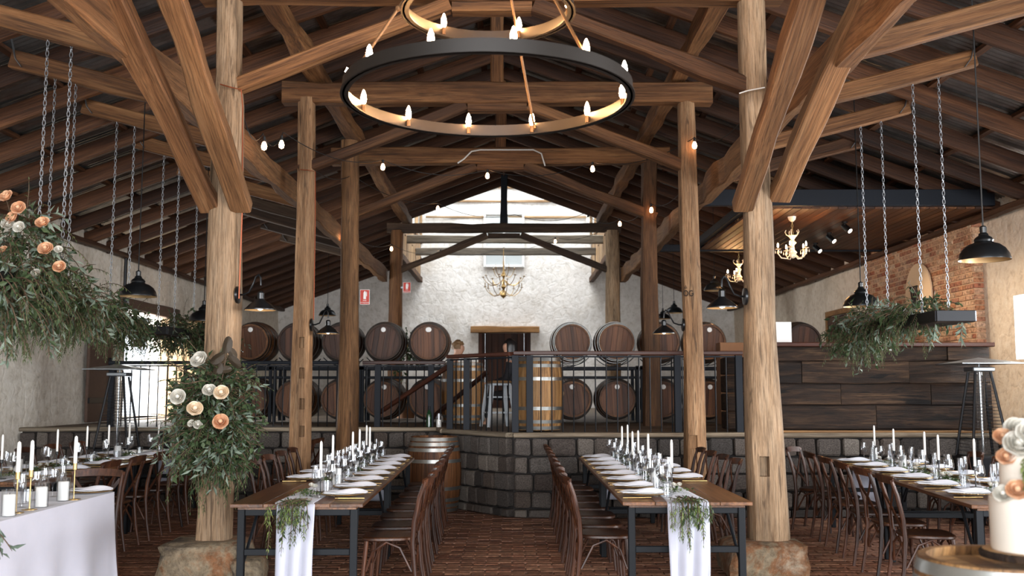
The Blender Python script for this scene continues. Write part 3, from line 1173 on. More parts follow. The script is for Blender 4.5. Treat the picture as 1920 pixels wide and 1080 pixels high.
# twin knee braces on the front posts, rising towards the camera
for side, lo, hi, mt in (('left', [(448, 372, 8.52, -2.22), (388, 372, 8.55, -2.50)], [(318, -12), (212, 0)], 'brace_wood'),
                         ('right', [(1396, 372, 8.52, 2.12), (1468, 352, 8.55, 2.50)], [(1520, -12), (1618, 10)], 'brace_wood')):
    for k in range(2):
        px, py, Y, _ = lo[k]
        a = P(px, py, Y)
        # the upper end lies in the same upright plane x = a.x, slightly splayed for the outer brace
        d = dirn(*hi[k])
        xx = a.x + (0.0 if k == 0 else (-0.12 if side == 'left' else 0.12))
        b = CAM + d * ((xx - CAM.x) / d.x)
        dirv = (b - a).normalized()
        a2 = a - dirv * 0.12
        o = beam('knee_brace', a2, b + dirv * 0.25, 0.13, 0.19, mt, None, 0.012, 8, 0.012, (1, 0, 0))
        tag(o, ('inner' if k == 0 else 'outer') + ' raking knee brace bolted to the ' + side + ' front post', 'brace', 'knee braces of the front posts')
# inclined aisle ties with their steel straps
ys = [7.7, 9.3, 10.9, 12.5, 14.1, 15.7, 17.3, 18.9, 20.5]
NAME = ['nearest', 'second', 'third', 'fourth', 'fifth', 'sixth', 'seventh', 'eighth', 'ninth']
for sx, side in ((-1, 'left'), (1, 'right')):
    for k, Y in enumerate(ys):
        if sx > 0 and Y > 13:
            break
        t = thing('aisle_tie', NAME[k] + ' inclined tie beam under the ' + side + ' aisle roof', 'beam', (sx * 4.6, Y, 4.74), 0, 'inclined aisle ties')
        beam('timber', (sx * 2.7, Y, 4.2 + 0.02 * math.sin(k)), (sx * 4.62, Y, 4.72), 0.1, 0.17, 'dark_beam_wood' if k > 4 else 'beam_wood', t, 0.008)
        MB().ribbon([(sx * 4.5, Y - 0.06, 4.62), (sx * 4.56, Y - 0.06, 4.7), (sx * 4.62, Y - 0.06, 4.92), (sx * 4.64, Y - 0.06, 4.98)], 0.04, 0.006, (0, 1, 0)).build('strap', 'galvanised', t, M=Matrix())

# low plank ceiling over the bar with its steel edge beams
cl = thing('ceiling_bar', 'warm plank ceiling hung low over the bar', None, (5.1, 15, 3.96), kind='structure')
x = 3.45
while x < 6.6:
    beam('plank', (x + 0.06, 13.15, 3.98), (x + 0.06, 17.1, 3.98), 0.115, 0.03, 'lining_wood', cl, 0.001, 3, 0.004)
    x += 0.122
for a, b, nm in (((2.6, 13.1, 4.1), (6.6, 13.1, 4.1), 'edge_beam'), ((3.38, 13.1, 4.06), (3.38, 17.1, 4.06), 'edge_beam'), ((2.7, 17.15, 4.0), (6.6, 17.15, 4.0), 'edge_beam')):
    beam(nm, a, b, 0.1, 0.22 if a[1] == 13.1 and b[1] == 13.1 else 0.12, 'rail_metal', cl, 0.0, 2, 0.006)

# ------------------------------------------------------------------ lamps
def bulb_candle(parent, p, s=1.0, mat='bulb_warm'):
    """candle bulb on a little sleeve, base at p (world)"""
    h = thing_part('candle_lamp', parent, p)
    MB().lathe([(0.001, 0), (0.013 * s, 0), (0.012 * s, 0.05 * s), (0.001, 0.05 * s)], 10).build('sleeve', 'bronze_rod', h)
    MB().lathe([(0.009 * s, 0.05 * s), (0.016 * s, 0.065 * s), (0.019 * s, 0.085 * s), (0.015 * s, 0.115 * s), (0.006 * s, 0.14 * s), (0.001, 0.148 * s)], 10).build('bulb', mat, h, 'full')
    return h


def thing_part(name, parent, p):
    o = bpy.data.objects.new(name, None)
    o.empty_display_size = 0.05
    COL.objects.link(o)
    o.parent = parent
    o.matrix_basis = world(parent).inverted() @ Matrix.Translation(p)
    return o


def band(m, r, z0, z1, th, n=72):
    m.lathe([(r, z0), (r, z1), (r - th, z1), (r - th, z0), (r, z0)], n)


# two-tier ring chandelier in the nave
CY = 5.35
c1 = P(915, 170, CY)
RL = 272.5 * CY / FPX / 0.985
ch = thing('ring_chandelier', 'large two-tier black ring chandelier with candle bulbs over the aisle', 'chandelier', (c1.x, CY, c1.z - 0.02))
z2 = P(920, 14, CY).z - (c1.z - 0.02)
RU = 163 * CY / FPX / 0.985
for nm, r, z in (('lower_ring', RL, 0.0), ('upper_ring', RU, z2)):
    m = MB()
    band(m, r, z - 0.036, z + 0.036, 0.012)
    m.lathe([(r + 0.012, z - 0.036), (r - 0.035, z - 0.036), (r - 0.035, z - 0.029), (r + 0.012, z - 0.029), (r + 0.012, z - 0.036)], 72)
    m.build(nm, 'bronze_ring', ch, True)
for k in range(12):
    a = 2 * PI * (k + 0.35) / 12
    bulb_candle(ch, (c1.x + (RL - 0.025) * math.cos(a), CY + (RL - 0.025) * math.sin(a), c1.z - 0.045), 0.88)
for k in range(6):
    a = 2 * PI * (k + 0.12) / 6
    bulb_candle(ch, (c1.x + (RU - 0.025) * math.cos(a), CY + (RU - 0.025) * math.sin(a), c1.z - 0.045 + z2), 0.88)
for k in range(3):
    a = 2 * PI * (k + 0.58) / 3
    m = MB().tube([(RL * 0.985 * math.cos(a), RL * 0.985 * math.sin(a), 0), (RU * math.cos(a), RU * math.sin(a), z2), (0.05 * math.cos(a), 0.05 * math.sin(a), z2 + 0.75)], 0.008, 8)
    for q in (0.02, 0.92):
        c = Vector((RL * 0.985, 0, 0)).lerp(Vector((RU, 0, z2)), q)
        m.lathe([(0.001, -0.02), (0.014, -0.01), (0.014, 0.01), (0.001, 0.02)], 8, T(c.x * math.cos(a), c.x * math.sin(a), c.z))
    m.build('hanger_rod', 'bronze_rod', ch)
MB().tube([(0, 0, z2 + 0.7), (0, 0, RIDGE - 0.2 - (c1.z - 0.02))], 0.009, 8).build('drop_rod', 'bronze_rod', ch)
MB().lathe([(0.001, z2 + 0.72), (0.06, z2 + 0.73), (0.06, z2 + 0.79), (0.001, z2 + 0.82)], 16).build('hub', 'bronze_ring', ch)


# barn pendants on black cords
def pendant_proto():
    t = thing('pendant_lamp', '', 'lamp', (0, 0, 0), 0, 'black pendant lamps')
    # origin at the rim, shade above
    MB().lathe([(0.2, 0.0), (0.2, 0.012), (0.188, 0.05), (0.16, 0.095), (0.118, 0.128), (0.08, 0.14), (0.07, 0.15), (0.075, 0.165), (0.062, 0.185), (0.04, 0.2)], 32).build('shade', 'lamp_black', t, True)
    MB().lathe([(0.197, 0.001), (0.184, 0.048), (0.156, 0.09), (0.114, 0.122), (0.02, 0.135)], 32).build('shade_lining', 'lamp_inside', t, True)
    MB().lathe([(0.04, 0.198), (0.036, 0.215), (0.026, 0.225), (0.028, 0.27), (0.018, 0.28), (0.001, 0.285)], 16).build('cap', 'lamp_black', t, True)
    MB().lathe([(0.001, 0.045), (0.026, 0.06), (0.03, 0.08), (0.014, 0.12), (0.001, 0.125)], 12).build('bulb', 'wax', t, 'full')
    return t


pp = pendant_proto()
specs = [(1846, 488, 8.0, 'big black pendant lamp nearest the camera, by the right wall', 0.0),
         (1615, 575, 11.2, 'black pendant lamp hanging left of the hanging greenery over the bar side', 0.0),
         (1340, 545, 18.5, 'black pendant lamp behind the second right post, under the bar ceiling', 0.0),
         (1264, 587, 23.0, 'small far black pendant lamp against the back wall, right of centre', 0.0),
         (1243, 598, 26.5, 'smallest farthest black pendant lamp by the third right post', 0.0),
         (258, 556, 10.7, 'black pendant lamp over the left aisle table against the wall', 0.0),
         (382, 603, 13.2, 'black pendant lamp half hidden behind the left front post', 0.0),
         (614, 592, 23.0, 'small far black pendant lamp left of the dark round post', 0.0)]
for i, (px, py, Y, lab, _) in enumerate(specs):
    q = P(px, py, Y)
    t = pp if i == 0 else copy_tree(pp)
    t.location = q
    t['label'] = lab
    top = roof_z(q.x) - 0.02
    if q.x > 3.4 and 13.2 < Y < 17.1:
        top = 3.96
    MB().tube([(0, 0, 0.28), (0, 0, top - q.z)], 0.006, 6).build('cord', 'cable_black', t)


# gooseneck barn lamps on the posts
def sconce(label, wallpx, lamppx, Y, sgn):
    a, b = P(*wallpx, Y - 0.05), P(*lamppx, Y - 0.12)
    t = thing('wall_lamp', label, 'lamp', a, 0, 'gooseneck lamps on the posts')
    MB().lathe([(0.001, 0), (0.075, 0), (0.075, 0.02), (0.001, 0.03)], 24, T(0, 0, 0, 0, 0, sgn * PI / 2)).build('back_plate', 'lamp_black', t, True)
    d = b - a
    pts = []
    k = d.x
    for u, v in ((0, 0), (0.25, 0.0), (0.5, 0.02), (0.68, 0.10), (0.78, 0.16), (0.9, 0.18), (0.985, 0.15), (1.0, 0.08)):
        pts.append((k * u, d.y * u, v * 0.95))
    MB().tube(pts, 0.009, 8).build('arm', 'lamp_black', t, True)
    s = 1.0
    sh = MB().lathe([(0.135, 0), (0.135, 0.01), (0.09, 0.055), (0.045, 0.085), (0.03, 0.1), (0.03, 0.15), (0.018, 0.165), (0.001, 0.168)], 28, T(k, d.y, d.z))
    sh.build('shade', 'lamp_black', t, True)
    MB().lathe([(0.132, 0.002), (0.088, 0.05), (0.02, 0.075)], 28, T(k, d.y, d.z)).build('shade_lining', 'lamp_inside', t, True)
    MB().lathe([(0.001, 0.0), (0.02, 0.008), (0.028, 0.03), (0.012, 0.07), (0.001, 0.072)], 12, T(k, d.y, d.z)).build('bulb', 'bulb_spot', t, 'full')


sconce('black gooseneck lamp on the left front post', (444, 553), (488, 582), Y1, 1)
sconce('black gooseneck lamp on the second left post before the barrels', (583, 609), (615, 626), Y2, 1)
sconce('black gooseneck lamp on the right front post', (1399, 556), (1354, 578), Y1, -1)
sconce('black gooseneck lamp on the second right post', (1282, 609), (1245, 626), Y2, -1)


# crystal chandeliers over the bar
def crystal(label, px, py, Y, ztop):
    q = P(px, py, Y)
    t = thing('crystal_chandelier', label, 'chandelier', q, 0, 'crystal chandeliers over the bar')
    MB().lathe([(0.001, -0.02), (0.05, 0), (0.03, 0.03), (0.06, 0.06), (0.025, 0.1), (0.02, 0.16), (0.05, 0.2), (0.02, 0.24), (0.045, 0.28), (0.07, 0.3), (0.001, 0.31)], 14).build('column', 'crystal', t, True)
    m = MB()
    L = ztop - q.z - 0.36
    n = max(3, int(L / 0.05))
    for k in range(n):
        a = k * PI / 2
        c = 0.31 + (k + 0.5) * L / n
        m.tube([(0.012 * math.cos(x) * math.cos(a), 0.012 * math.cos(x) * math.sin(a), c + 0.03 * math.sin(x)) for x in [i * PI / 4 for i in range(9)]], 0.004, 4, False)
    m.build('chain', 'brass', t)
    MB().lathe([(0.02, ztop - q.z - 0.07), (0.05, ztop - q.z - 0.04), (0.06, ztop - q.z), (0.001, ztop - q.z)], 14).build('ceiling_rose', 'crystal', t, True)
    for k in range(5):
        a = 2 * PI * k / 5 + 0.5
        ca, sa = math.cos(a), math.sin(a)
        MB().tube([(r * ca, r * sa, z) for r, z in ((0.03, 0.04), (0.09, -0.02), (0.16, -0.01), (0.2, 0.05), (0.2, 0.1))], 0.008, 6).build('arm', 'crystal', t, True)
        MB().lathe([(0.001, 0), (0.045, 0.012), (0.04, 0.016), (0.001, 0.01)], 12, T(0.2 * ca, 0.2 * sa, 0.1)).build('drip_pan', 'crystal', t)
        m = MB()
        for j in range(4):
            b = j * PI / 2
            m.lathe([(0.001, -0.05), (0.009, -0.035), (0.001, 0.0)], 6, T(0.2 * ca + 0.04 * math.cos(b), 0.2 * sa + 0.04 * math.sin(b), 0.1))
        m.build('crystal_drop', 'crystal', t)
        bulb_candle(t, q + Vector((0.2 * ca, 0.2 * sa, 0.11)), 0.62)
        MB().tube([(r * ca, r * sa, z) for r, z in ((0.03, 0.3), (0.08, 0.31), (0.1, 0.35), (0.085, 0.38))], 0.006, 5).build('top_curl', 'crystal', t)


crystal('lit crystal chandelier hanging from the plank ceiling over the bar', 1487, 482, 13.75, 3.96)
crystal('lit crystal chandelier mostly hidden behind the right front post', 1386, 526, 18.0, roof_z(4.2))

# brass many-armed chandelier before the back wall
q = P(944, 556, 26.6)
t = thing('brass_chandelier', 'two-tier brass candle-arm chandelier before the white back wall', 'chandelier', q)
MB().lathe([(0.001, -0.06), (0.03, -0.03), (0.09, 0.03), (0.07, 0.08), (0.02, 0.12), (0.03, 0.2), (0.07, 0.26), (0.03, 0.34), (0.02, 0.5), (0.05, 0.56), (0.02, 0.62), (0.015, 0.95), (0.001, 1.0)], 16).build('column', 'brass', t, True)
MB().tube([(0, 0, 0.95), (0, 0, 5.42 - 0.1 - q.z)], 0.012, 6).build('chain', 'brass', t)
for tier, (n, r, z, zc) in enumerate(((8, 0.5, 0.12, 0.22), (8, 0.56, 0.4, 0.5), (5, 0.3, 0.7, 0.72))):
    for k in range(n):
        a = 2 * PI * (k + 0.5 * tier) / n + 0.2
        ca, sa = math.cos(a), math.sin(a)
        MB().tube([(rr * r * ca, rr * r * sa, zc + zz) for rr, zz in ((0.05, -0.05), (0.3, -0.18), (0.6, -0.2), (0.85, -0.1), (1.0, 0.02))], 0.009, 5).build('arm', 'brass', t)
        m = MB().lathe([(0.001, 0.02), (0.055, 0.035), (0.012, 0.03), (0.012, 0.05), (0.001, 0.05)], 10, T(r * ca, r * sa, zc))
        m.build('drip_pan', 'brass', t)
        MB().tube([(r * ca, r * sa, zc + 0.05), (r * ca, r * sa, zc + 0.15)], 0.011, 8).build('candle_tube', 'wax' if tier else 'brass', t)

# spotlights on the bar ceiling
for i, (px, py, Y) in enumerate(((1529, 456, 16.3), (1555, 438, 15.2), (1584, 420, 14.2))):
    q = P(px, py, Y)
    q.z = 3.965
    t = thing('spot_light', ['farthest', 'middle', 'nearest'][i] + ' of the three black spotlights on the bar ceiling', 'lamp', q, 0, 'spotlights on the bar ceiling')
    MB().lathe([(0.001, 0), (0.04, 0), (0.04, -0.02), (0.012, -0.025), (0.012, -0.06), (0.001, -0.06)], 14).build('mount', 'lamp_black', t)
    M = T(0.02, 0, -0.09, 0, math.radians(-42), math.radians(-32))
    MB().lathe([(0.001, 0.07), (0.042, 0.07), (0.042, -0.09), (0.036, -0.09), (0.036, -0.07)], 18, M).build('barrel', 'lamp_black', t, True)
    MB().lathe([(0.036, -0.075), (0.001, -0.075)], 18, M).build('lens', 'bulb_spot', t)
    sl_ = bpy.data.lights.new('spot_beam', 'SPOT')
    sl_.energy, sl_.color, sl_.spot_size, sl_.spot_blend, sl_.shadow_soft_size = 110, (1.0, 0.8, 0.58), math.radians(75), 0.8, 0.04
    so = bpy.data.objects.new('spot_beam', sl_)
    COL.objects.link(so)
    so.parent = t
    so.matrix_basis = M @ Matrix.Translation((0, 0, -0.1))


# festoon string lights
def catenary(a, b, sag, n=18):
    a, b = Vector(a), Vector(b)
    return [a.lerp(b, i / n) - Vector((0, 0, sag * 4 * (i / n) * (1 - i / n))) for i in range(n + 1)]


def festoon(label, path, bulbs, seed):
    t = thing('string_lights', label, 'string lights', path[0], 0, 'festoon string lights')
    m = MB()
    pts = []
    for (a, b, sag) in zip(path[:-1], path[1:], [0.14] * len(path)):
        pts += catenary(a, b, sag, 14)
    m.tube(pts, 0.005, 5).build('cable', 'cable_black', t, M=Matrix())
    for p in bulbs:
        # bulb hangs from the nearest point of the cable
        near = min(pts, key=lambda c: (c - p).length)
        k = thing_part('bulb_holder', t, near)
        MB().lathe([(0.001, 0.01), (0.014, 0), (0.016, -0.05), (0.001, -0.055)], 10).build('socket', 'cable_black', k)
        MB().lathe([(0.012, -0.05), (0.022, -0.07), (0.03, -0.1), (0.024, -0.128), (0.001, -0.14)], 12).build('bulb', 'bulb_string', k, 'full')


def bp(px, py, Y):
    return P(px, py, Y)


A1l, A1r = Vector((-2.3, Y1 - 0.1, 4.18)), Vector((2.25, Y1 - 0.1, 4.15))
B2l, B2r = Vector((-2.3, Y2 - 0.15, 4.0)), Vector((2.2, Y2 - 0.15, 3.95))
festoon('string of warm bulbs swagged from the left front post to the second right post',
        [bp(456, 215, 8.8), bp(493, 250, 9.8), bp(531, 248, 10.3), bp(718, 300, 13), bp(914, 318, 14.6), bp(1111, 304, 13.4), bp(1302, 258, 11.7), bp(1400, 215, 9.0)],
        [bp(493, 262, 9.8), bp(531, 260, 10.3), bp(718, 311, 13), bp(914, 330, 14.6), bp(1111, 317, 13.4), bp(1302, 271, 11.7)], 1)
festoon('string of warm bulbs crossing below the third truss',
        [bp(570, 300, 12), bp(660, 328, 14.0), bp(821, 381, 17.5), bp(966, 402, 19), bp(1098, 399, 18.5), bp(1162, 410, 17.5), bp(1217, 380, 15.2), bp(1288, 345, 11.9)],
        [bp(660, 343, 14.0), bp(821, 392, 17.5), bp(1098, 410, 18.5), bp(1162, 421, 17.5), bp(1217, 393, 15.0), bp(1288, 358, 11.7)], 2)
festoon('string of warm bulbs lowest and farthest, before the cross beams',
        [bp(640, 425, 15), bp(646, 433, 16), bp(734, 458, 20), bp(826, 468, 23), bp(930, 468, 25), bp(1041, 445, 23), bp(1140, 425, 21.8)],
        [bp(646, 443, 16), bp(734, 468, 20), bp(826, 478, 23), bp(1041, 456, 23)], 3)
# cables lashed round the timbers
cb = MB().tube([bp(413, 158, 8.5), bp(430, 163, 8.5), bp(452, 168, 8.55), bp(455, 200, 8.6), bp(454, 400, 8.6), bp(448, 560, 8.6)], 0.006, 6).build('power_cable', 'copper_pipe')
tag(cb, 'thin reddish cable clipped down the right edge of the left front post', 'cable')
cb = MB().tube([bp(1386, 175, 8.52), bp(1402, 170, 8.52), bp(1434, 164, 8.5)], 0.006, 6).build('power_cable', 'cable_white')
tag(cb, 'short white cable wrapped round the right front post below its strut', 'cable')
cb = MB().tube([bp(563, 318, 11.7), bp(578, 319, 11.7), bp(591, 322, 11.75), bp(591, 420, 11.75), bp(588, 600, 11.75)], 0.006, 6).build('power_cable', 'copper_pipe')
tag(cb, 'thin reddish cable clipped down the second left post', 'cable')
cb = MB().tube([bp(858, 306, 15.0), bp(870, 298, 15.0), bp(884, 284, 15.0), bp(900, 281, 15.05), bp(1000, 281, 15.05), bp(1015, 288, 15.0), bp(1022, 311, 15.0)], 0.012, 6).build('power_cable', 'cable_white')
tag(cb, 'pale cable looped over the third tie beam', 'cable')

# ------------------------------------------------------------------ on the platform
# railing: top rail, posts, balusters
def railing(label, a, b, z0, h, posts, step=0.105, top=(0.09, 0.05), topmat='rail_wood', bal=True):
    a, b = Vector((*a, z0)), Vector((*b, z0))
    t = thing('railing', label, 'railing', a, 0, 'platform railings')
    L = (b - a).length
    d = (b - a) / L
    up = Vector((0, 0, h))
    beam('top_rail', a + up, b + up, top[0], top[1], topmat, t, 0.0, 2, 0.008)
    beam('under_rail', a + up - Vector((0, 0, 0.045)), b + up - Vector((0, 0, 0.045)), 0.05, 0.02, 'rail_metal', t, 0, 1, 0.002)
    for u in posts:
        p = a + d * u
        beam('newel', p, p + up - Vector((0, 0, 0.03)), 0.085, 0.085, 'rail_metal', t, 0, 1, 0.004)
    if bal:
        me = MB().tube([(0, 0, 0), (0, 0, h - 0.05)], 0.009, 6).mesh('baluster', 'black_metal')
        n = int(L / step)
        for k in range(n):
            p = a + d * ((k + 0.5) * L / n)
            if all(abs((k + 0.5) * L / n - u) > 0.06 for u in posts):
                put('baluster', me, t, Matrix.Translation(p))
    return t


RZ = PLAT
HR = P(1100, 662, FC + 0.1).z - PLAT
xe = P(1392, 700, FC + 0.1).x
railing('straight black railing with red-brown handrail along the right platform edge', (CX, FC + 0.1), (xe, FC + 0.1), RZ, HR,
        [0.02, 0.2, P(1270, 700, FC + 0.1).x - CX, xe - CX - 0.05], 0.135)
railing('short slanted railing between the tall barrel and the platform corner', (CJ - 0.02, 13.6), (CX - 0.03, FC + 0.12), RZ, HR - 0.01, [0.03, 0.42], 0.11)
xs0, xs1 = P(680, 700, FA + 0.1).x, CJ - 0.12
HL = P(400, 680, FA + 0.1).z - PLAT
railing('railing section behind the round post beside the steps', (xs0, FA + 0.1), (xs1, FA + 0.1), RZ, HL, [0.22, 0.98], 0.11)
railing('long black railing along the left platform edge', (P(205, 700, FA + 0.1).x, FA + 0.1), (xs0 - 0.05, FA + 0.1), RZ, HL, [0.05, 2.0, 3.3], 0.125, topmat='rail_metal')
for i, (a, b) in enumerate((((844, 685, 13.9), (709, 775, 14.6)), ((913, 698, 14.5), (813, 781, 15.2)))):
    o = beam('handrail', P(*a), P(*b), 0.06, 0.06, 'rail_wood', None, 0, 2, 0.01)
    tag(o, ['nearer', 'farther'][i] + ' sloping wooden handrail of the platform steps', 'handrail', 'step handrails')


# wine barrels
def stave_profile(L, rb, rh, n=8):
    return [(rh + (rb - rh) * (1 - (2 * i / n - 1) ** 2), -L / 2 + L * i / n) for i in range(n + 1)]


def barrel(name_mat, head_mat, hoop_mat, staves=False, L=0.94, rb=0.355, rh=0.29, hoops=6, label='', group=None, boards=True):
    """axis along local z, centre at origin"""
    t = thing('wine_barrel', label, 'barrel', (0, 0, 0), 0, group)
    pr = stave_profile(L, rb, rh)
    if staves:
        n = 26
        m = MB()
        w_ = 2 * PI / n * 0.97
        m.lathe(pr + [(pr[-1][0] - 0.03, L / 2)] + [(r - 0.03, z) for r, z in reversed(pr[:-1])] + [pr[0]], 2, None, -w_ / 2, w_ / 2)
        me = m.mesh('stave', name_mat, True)
        for k in range(n):
            put('stave', me, t).rotation_euler = (0, 0, 2 * PI * k / n)
        MB().lathe([(r - 0.012, z) for r, z in pr], 26).build('inner_shell', 'barrel_wood_dark', t, True)
    else:
        MB().lathe(pr + [(rh - 0.03, L / 2), (rh - 0.03, L / 2 - 0.04)] + [(r - 0.03, z) for r, z in reversed(pr[1:-1])] + [(rh - 0.03, -L / 2 + 0.04), (rh - 0.03, -L / 2), pr[0]], 32).build('staves', name_mat, t, True)
    zs = [0.44, 0.36, 0.19] if hoops == 6 else [0.44, 0.38, 0.31, 0.17]
    for z in zs:
        for s in (-1, 1):
            zz = s * z * L / 0.94
            def rad(q):
                return rh + (rb - rh) * (1 - (2 * q / L) ** 2) + 0.003
            hw = 0.022
            m = MB().lathe([(rad(zz - hw), zz - hw), (rad(zz + hw), zz + hw), (rad(zz + hw) - 0.006, zz + hw), (rad(zz - hw) - 0.006, zz - hw), (rad(zz - hw), zz - hw)], 32)
            m.build('hoop', hoop_mat, t, True)
    for s in (-1, 1):
        h = thing_part('head', t, (0, 0, 0))
        h.matrix_basis = Matrix()
        zf = s * (L / 2 - 0.035)
        rr = rh - 0.028
        nb = 6
        for k in range(nb):
            x0, x1 = -rr + 2 * rr * k / nb, -rr + 2 * rr * (k + 1) / nb
            pts = []
            for j in range(7):
                x = x0 + 0.0015 + (x1 - x0 - 0.003) * j / 6
                pts.append((x, math.sqrt(max(rr * rr - x * x, 0.0004))))
            vs = [(x, y, zf) for x, y in pts] + [(x, -y, zf) for x, y in reversed(pts)]
            m = MB().add(vs + [(x, y, zf - s * 0.02) for x, y, z in vs], [tuple(range(14)), tuple(reversed(range(14, 28)))] + [(i, (i + 1) % 14, 14 + (i + 1) % 14, 14 + i) for i in range(14)])
            m.build('head_board', head_mat, h)
    MB().lathe([(0.001, 0), (0.03, 0), (0.026, 0.012), (0.001, 0.014)], 12, T(rb - 0.004, 0, 0, 0, 0, PI / 2)).build('bung', 'slab_wood', t)
    return t


BYY = 16.3
kinds = {'oak': barrel('barrel_wood', 'barrel_head_wood', 'hoop_dark'), 'dark': barrel('barrel_wood_dark', 'barrel_head_dark', 'hoop_dark'), 'pale': barrel('barrel_wood', 'barrel_head_wood', 'hoop_steel')}
used = set()


def lay_barrel(kind, x, y, z, label, spin, tilt=0.0, plate=False):
    src = kinds[kind]
    t = copy_tree(src) if kind in used else src
    used.add(kind)
    t.location = (x, y, z)
    t.rotation_euler = (PI / 2, spin, tilt)
    t['label'] = label
    t['group'] = 'wine barrels on the racks'
    if plate:
        M = Matrix.Translation((x, y - 0.437, z + 0.2)) @ Matrix.Rotation(PI / 2, 4, 'X')
        MB().lathe([(0.04, 0), (0.03, 0.004), (0.001, 0.004)], 16).build('label_disc', 'sign_white', t, M=M)
    return t


ZU, ZL = 2.335, 1.40
left = [(384, 'dark'), (468, 'oak'), (553, 'dark'), (637, 'dark'), (718, 'dark'), (802, 'oak')]
right = [(1073, 'pale'), (1157, 'pale'), (1242, 'oak'), (1328, 'oak'), (1507, 'dark')]
wl_ = ['sixth', 'fifth', 'fourth', 'third', 'second', 'nearest']
for side, row, words_ in (('left', left, wl_), ('right', right, ['nearest', 'second', 'third', 'fourth', 'fifth'])):
    for i, (px, kd) in enumerate(row):
        x = (px - 960) * (BYY - 0.0) / FPX + CAM.x
        for nm, z in (('upper', ZU), ('lower', ZL)):
            if nm == 'lower' and px in (384, 1507):
                continue
            k2 = kd if nm == 'upper' else {'dark': 'oak', 'oak': 'oak', 'pale': 'oak'}[kd]
            lay_barrel(k2, x, BYY + 0.47, z, '%s row wine barrel, %s from the back door on the %s side' % (nm, words_[i], side), R.uniform(-0.15, 0.15), R.uniform(-0.03, 0.03), plate=(nm == 'upper' and px in (468, 553, 718, 802)))


# steel barrel racks
def rack(label, x0, x1):
    y0, y1 = BYY + 0.12, BYY + 0.82
    t = thing('barrel_rack', label, 'rack', ((x0 + x1) / 2, BYY + 0.47, PLAT), 0, 'steel barrel racks')
    zc = ZU - 0.36
    for y in (y0, y1):
        beam('cross_bar', (x0, y, zc - 0.07), (x1, y, zc - 0.07), 0.05, 0.05, 'rail_metal', t, 0, 1, 0.003)
        for x in (x0 + 0.03, x1 - 0.03):
            beam('upright', (x, y, PLAT), (x, y, zc - 0.03), 0.05, 0.05, 'rail_metal', t, 0, 1, 0.003)
        beam('lower_bar', (x0, y, zc - 0.22), (x1, y, zc - 0.22), 0.04, 0.04, 'rail_metal', t, 0, 1, 0.003)
    xc = x0 + (x1 - x0) / 4
    for j in (1, 3):
        xc = x0 + (x1 - x0) * j / 4
        for y in (y0, y1):
            pts = [(xc + 0.37 * math.sin(a), y, ZU - 0.385 * math.cos(a)) for a in [math.radians(v) for v in range(-48, 49, 12)]]
            MB().ribbon(pts, 0.05, 0.012, (0, 1, 0)).build('cradle', 'rail_metal', t, M=Matrix())


def bx(px):
    return (px - 960) * BYY / FPX + CAM.x


rack('steel rack under the two barrels left of the back door', bx(718) - 0.37, bx(802) + 0.37)
rack('steel rack behind the second left post', bx(553) - 0.37, bx(637) + 0.36)
rack('steel rack behind the left front post', bx(384) - 0.37, bx(468) + 0.36)
rack('steel rack under the two barrels right of the back door', bx(1073) - 0.37, bx(1157) + 0.37)
rack('steel rack behind the second right post', bx(1242) - 0.36, bx(1328) + 0.37)
rack('steel rack behind the bar', bx(1420) - 0.3, bx(1507) + 0.37)

# standing barrels
q = G(814, 958, 0)
sb = barrel('barrel_wood', 'barrel_head_wood', 'hoop_steel', True, 0.95, 0.355, 0.3, 8, 'standing oak barrel with steel hoops on the brick floor by the stone front')
sb.location = (P(813, 880, 13.0).x, 13.05, 0.48)
sb.rotation_euler = (0, 0, 0.6)
sb2 = barrel('barrel_wood_light', 'barrel_head_wood', 'hoop_steel', True, 0.95, 0.34, 0.3, 6, 'pale standing barrel behind the railing at the platform corner')
sb2.location = (P(1008, 740, 13.3).x, 13.3, PLAT + 0.475)
sb3 = copy_tree(sb2)
sb3['label'] = 'standing barrel on the platform behind the sloping handrails'
sb3.location = (P(868, 740, 15.75).x, 15.75, PLAT + 0.475)
q = P(243, 540, 17.9)
tag(MB().tube([(XL + 0.09, 17.5, 3.95), (XL + 0.09, 17.5, 3.2), (XL + 0.12, 17.5, 3.0)], 0.03, 8).build('conduit_pipe', 'black_metal'), 'thin dark pipe down the left wall above the doorway', 'pipe')
fb = barrel('barrel_wood_light', 'slab_wood', 'hoop_steel', True, 0.95, 0.355, 0.3, 8, 'blurred foreground barrel carrying the wedding cake')
qf = P(1885, 1055, 3.75)
fb.location = (qf.x, 3.75, 0.47)

# white metal stool, black bag of things by it
q = P(934, 800, 14.2)
t = thing('bar_stool', 'white metal stool behind the railing', 'stool', (q.x, 14.3, PLAT), 0.3)
MB().box((0, 0, 0.6), (0.3, 0.3, 0.03), None, 0.012).build('seat', 'white_stool', t)
MB().box((0, 0, 0.635), (0.31, 0.31, 0.035), None, 0.014).build('cushion', 'slab_wood', t)
for sx in (-1, 1):
    for sy in (-1, 1):
        MB().ribbon([(sx * 0.2, sy * 0.2, 0), (sx * 0.13, sy * 0.13, 0.59)], [0.035, 0.06], 0.03, (sx, -sy, 0)).build('leg', 'white_stool', t)
for z, r in ((0.2, 0.176), (0.42, 0.15)):
    m = MB()
    for a, b in (((-1, -1), (1, -1)), ((1, -1), (1, 1)), ((1, 1), (-1, 1)), ((-1, 1), (-1, -1))):
        m.tube([(a[0] * r, a[1] * r, z), (b[0] * r, b[1] * r, z)], 0.01, 6)
    m.build('footrest', 'white_stool', t)

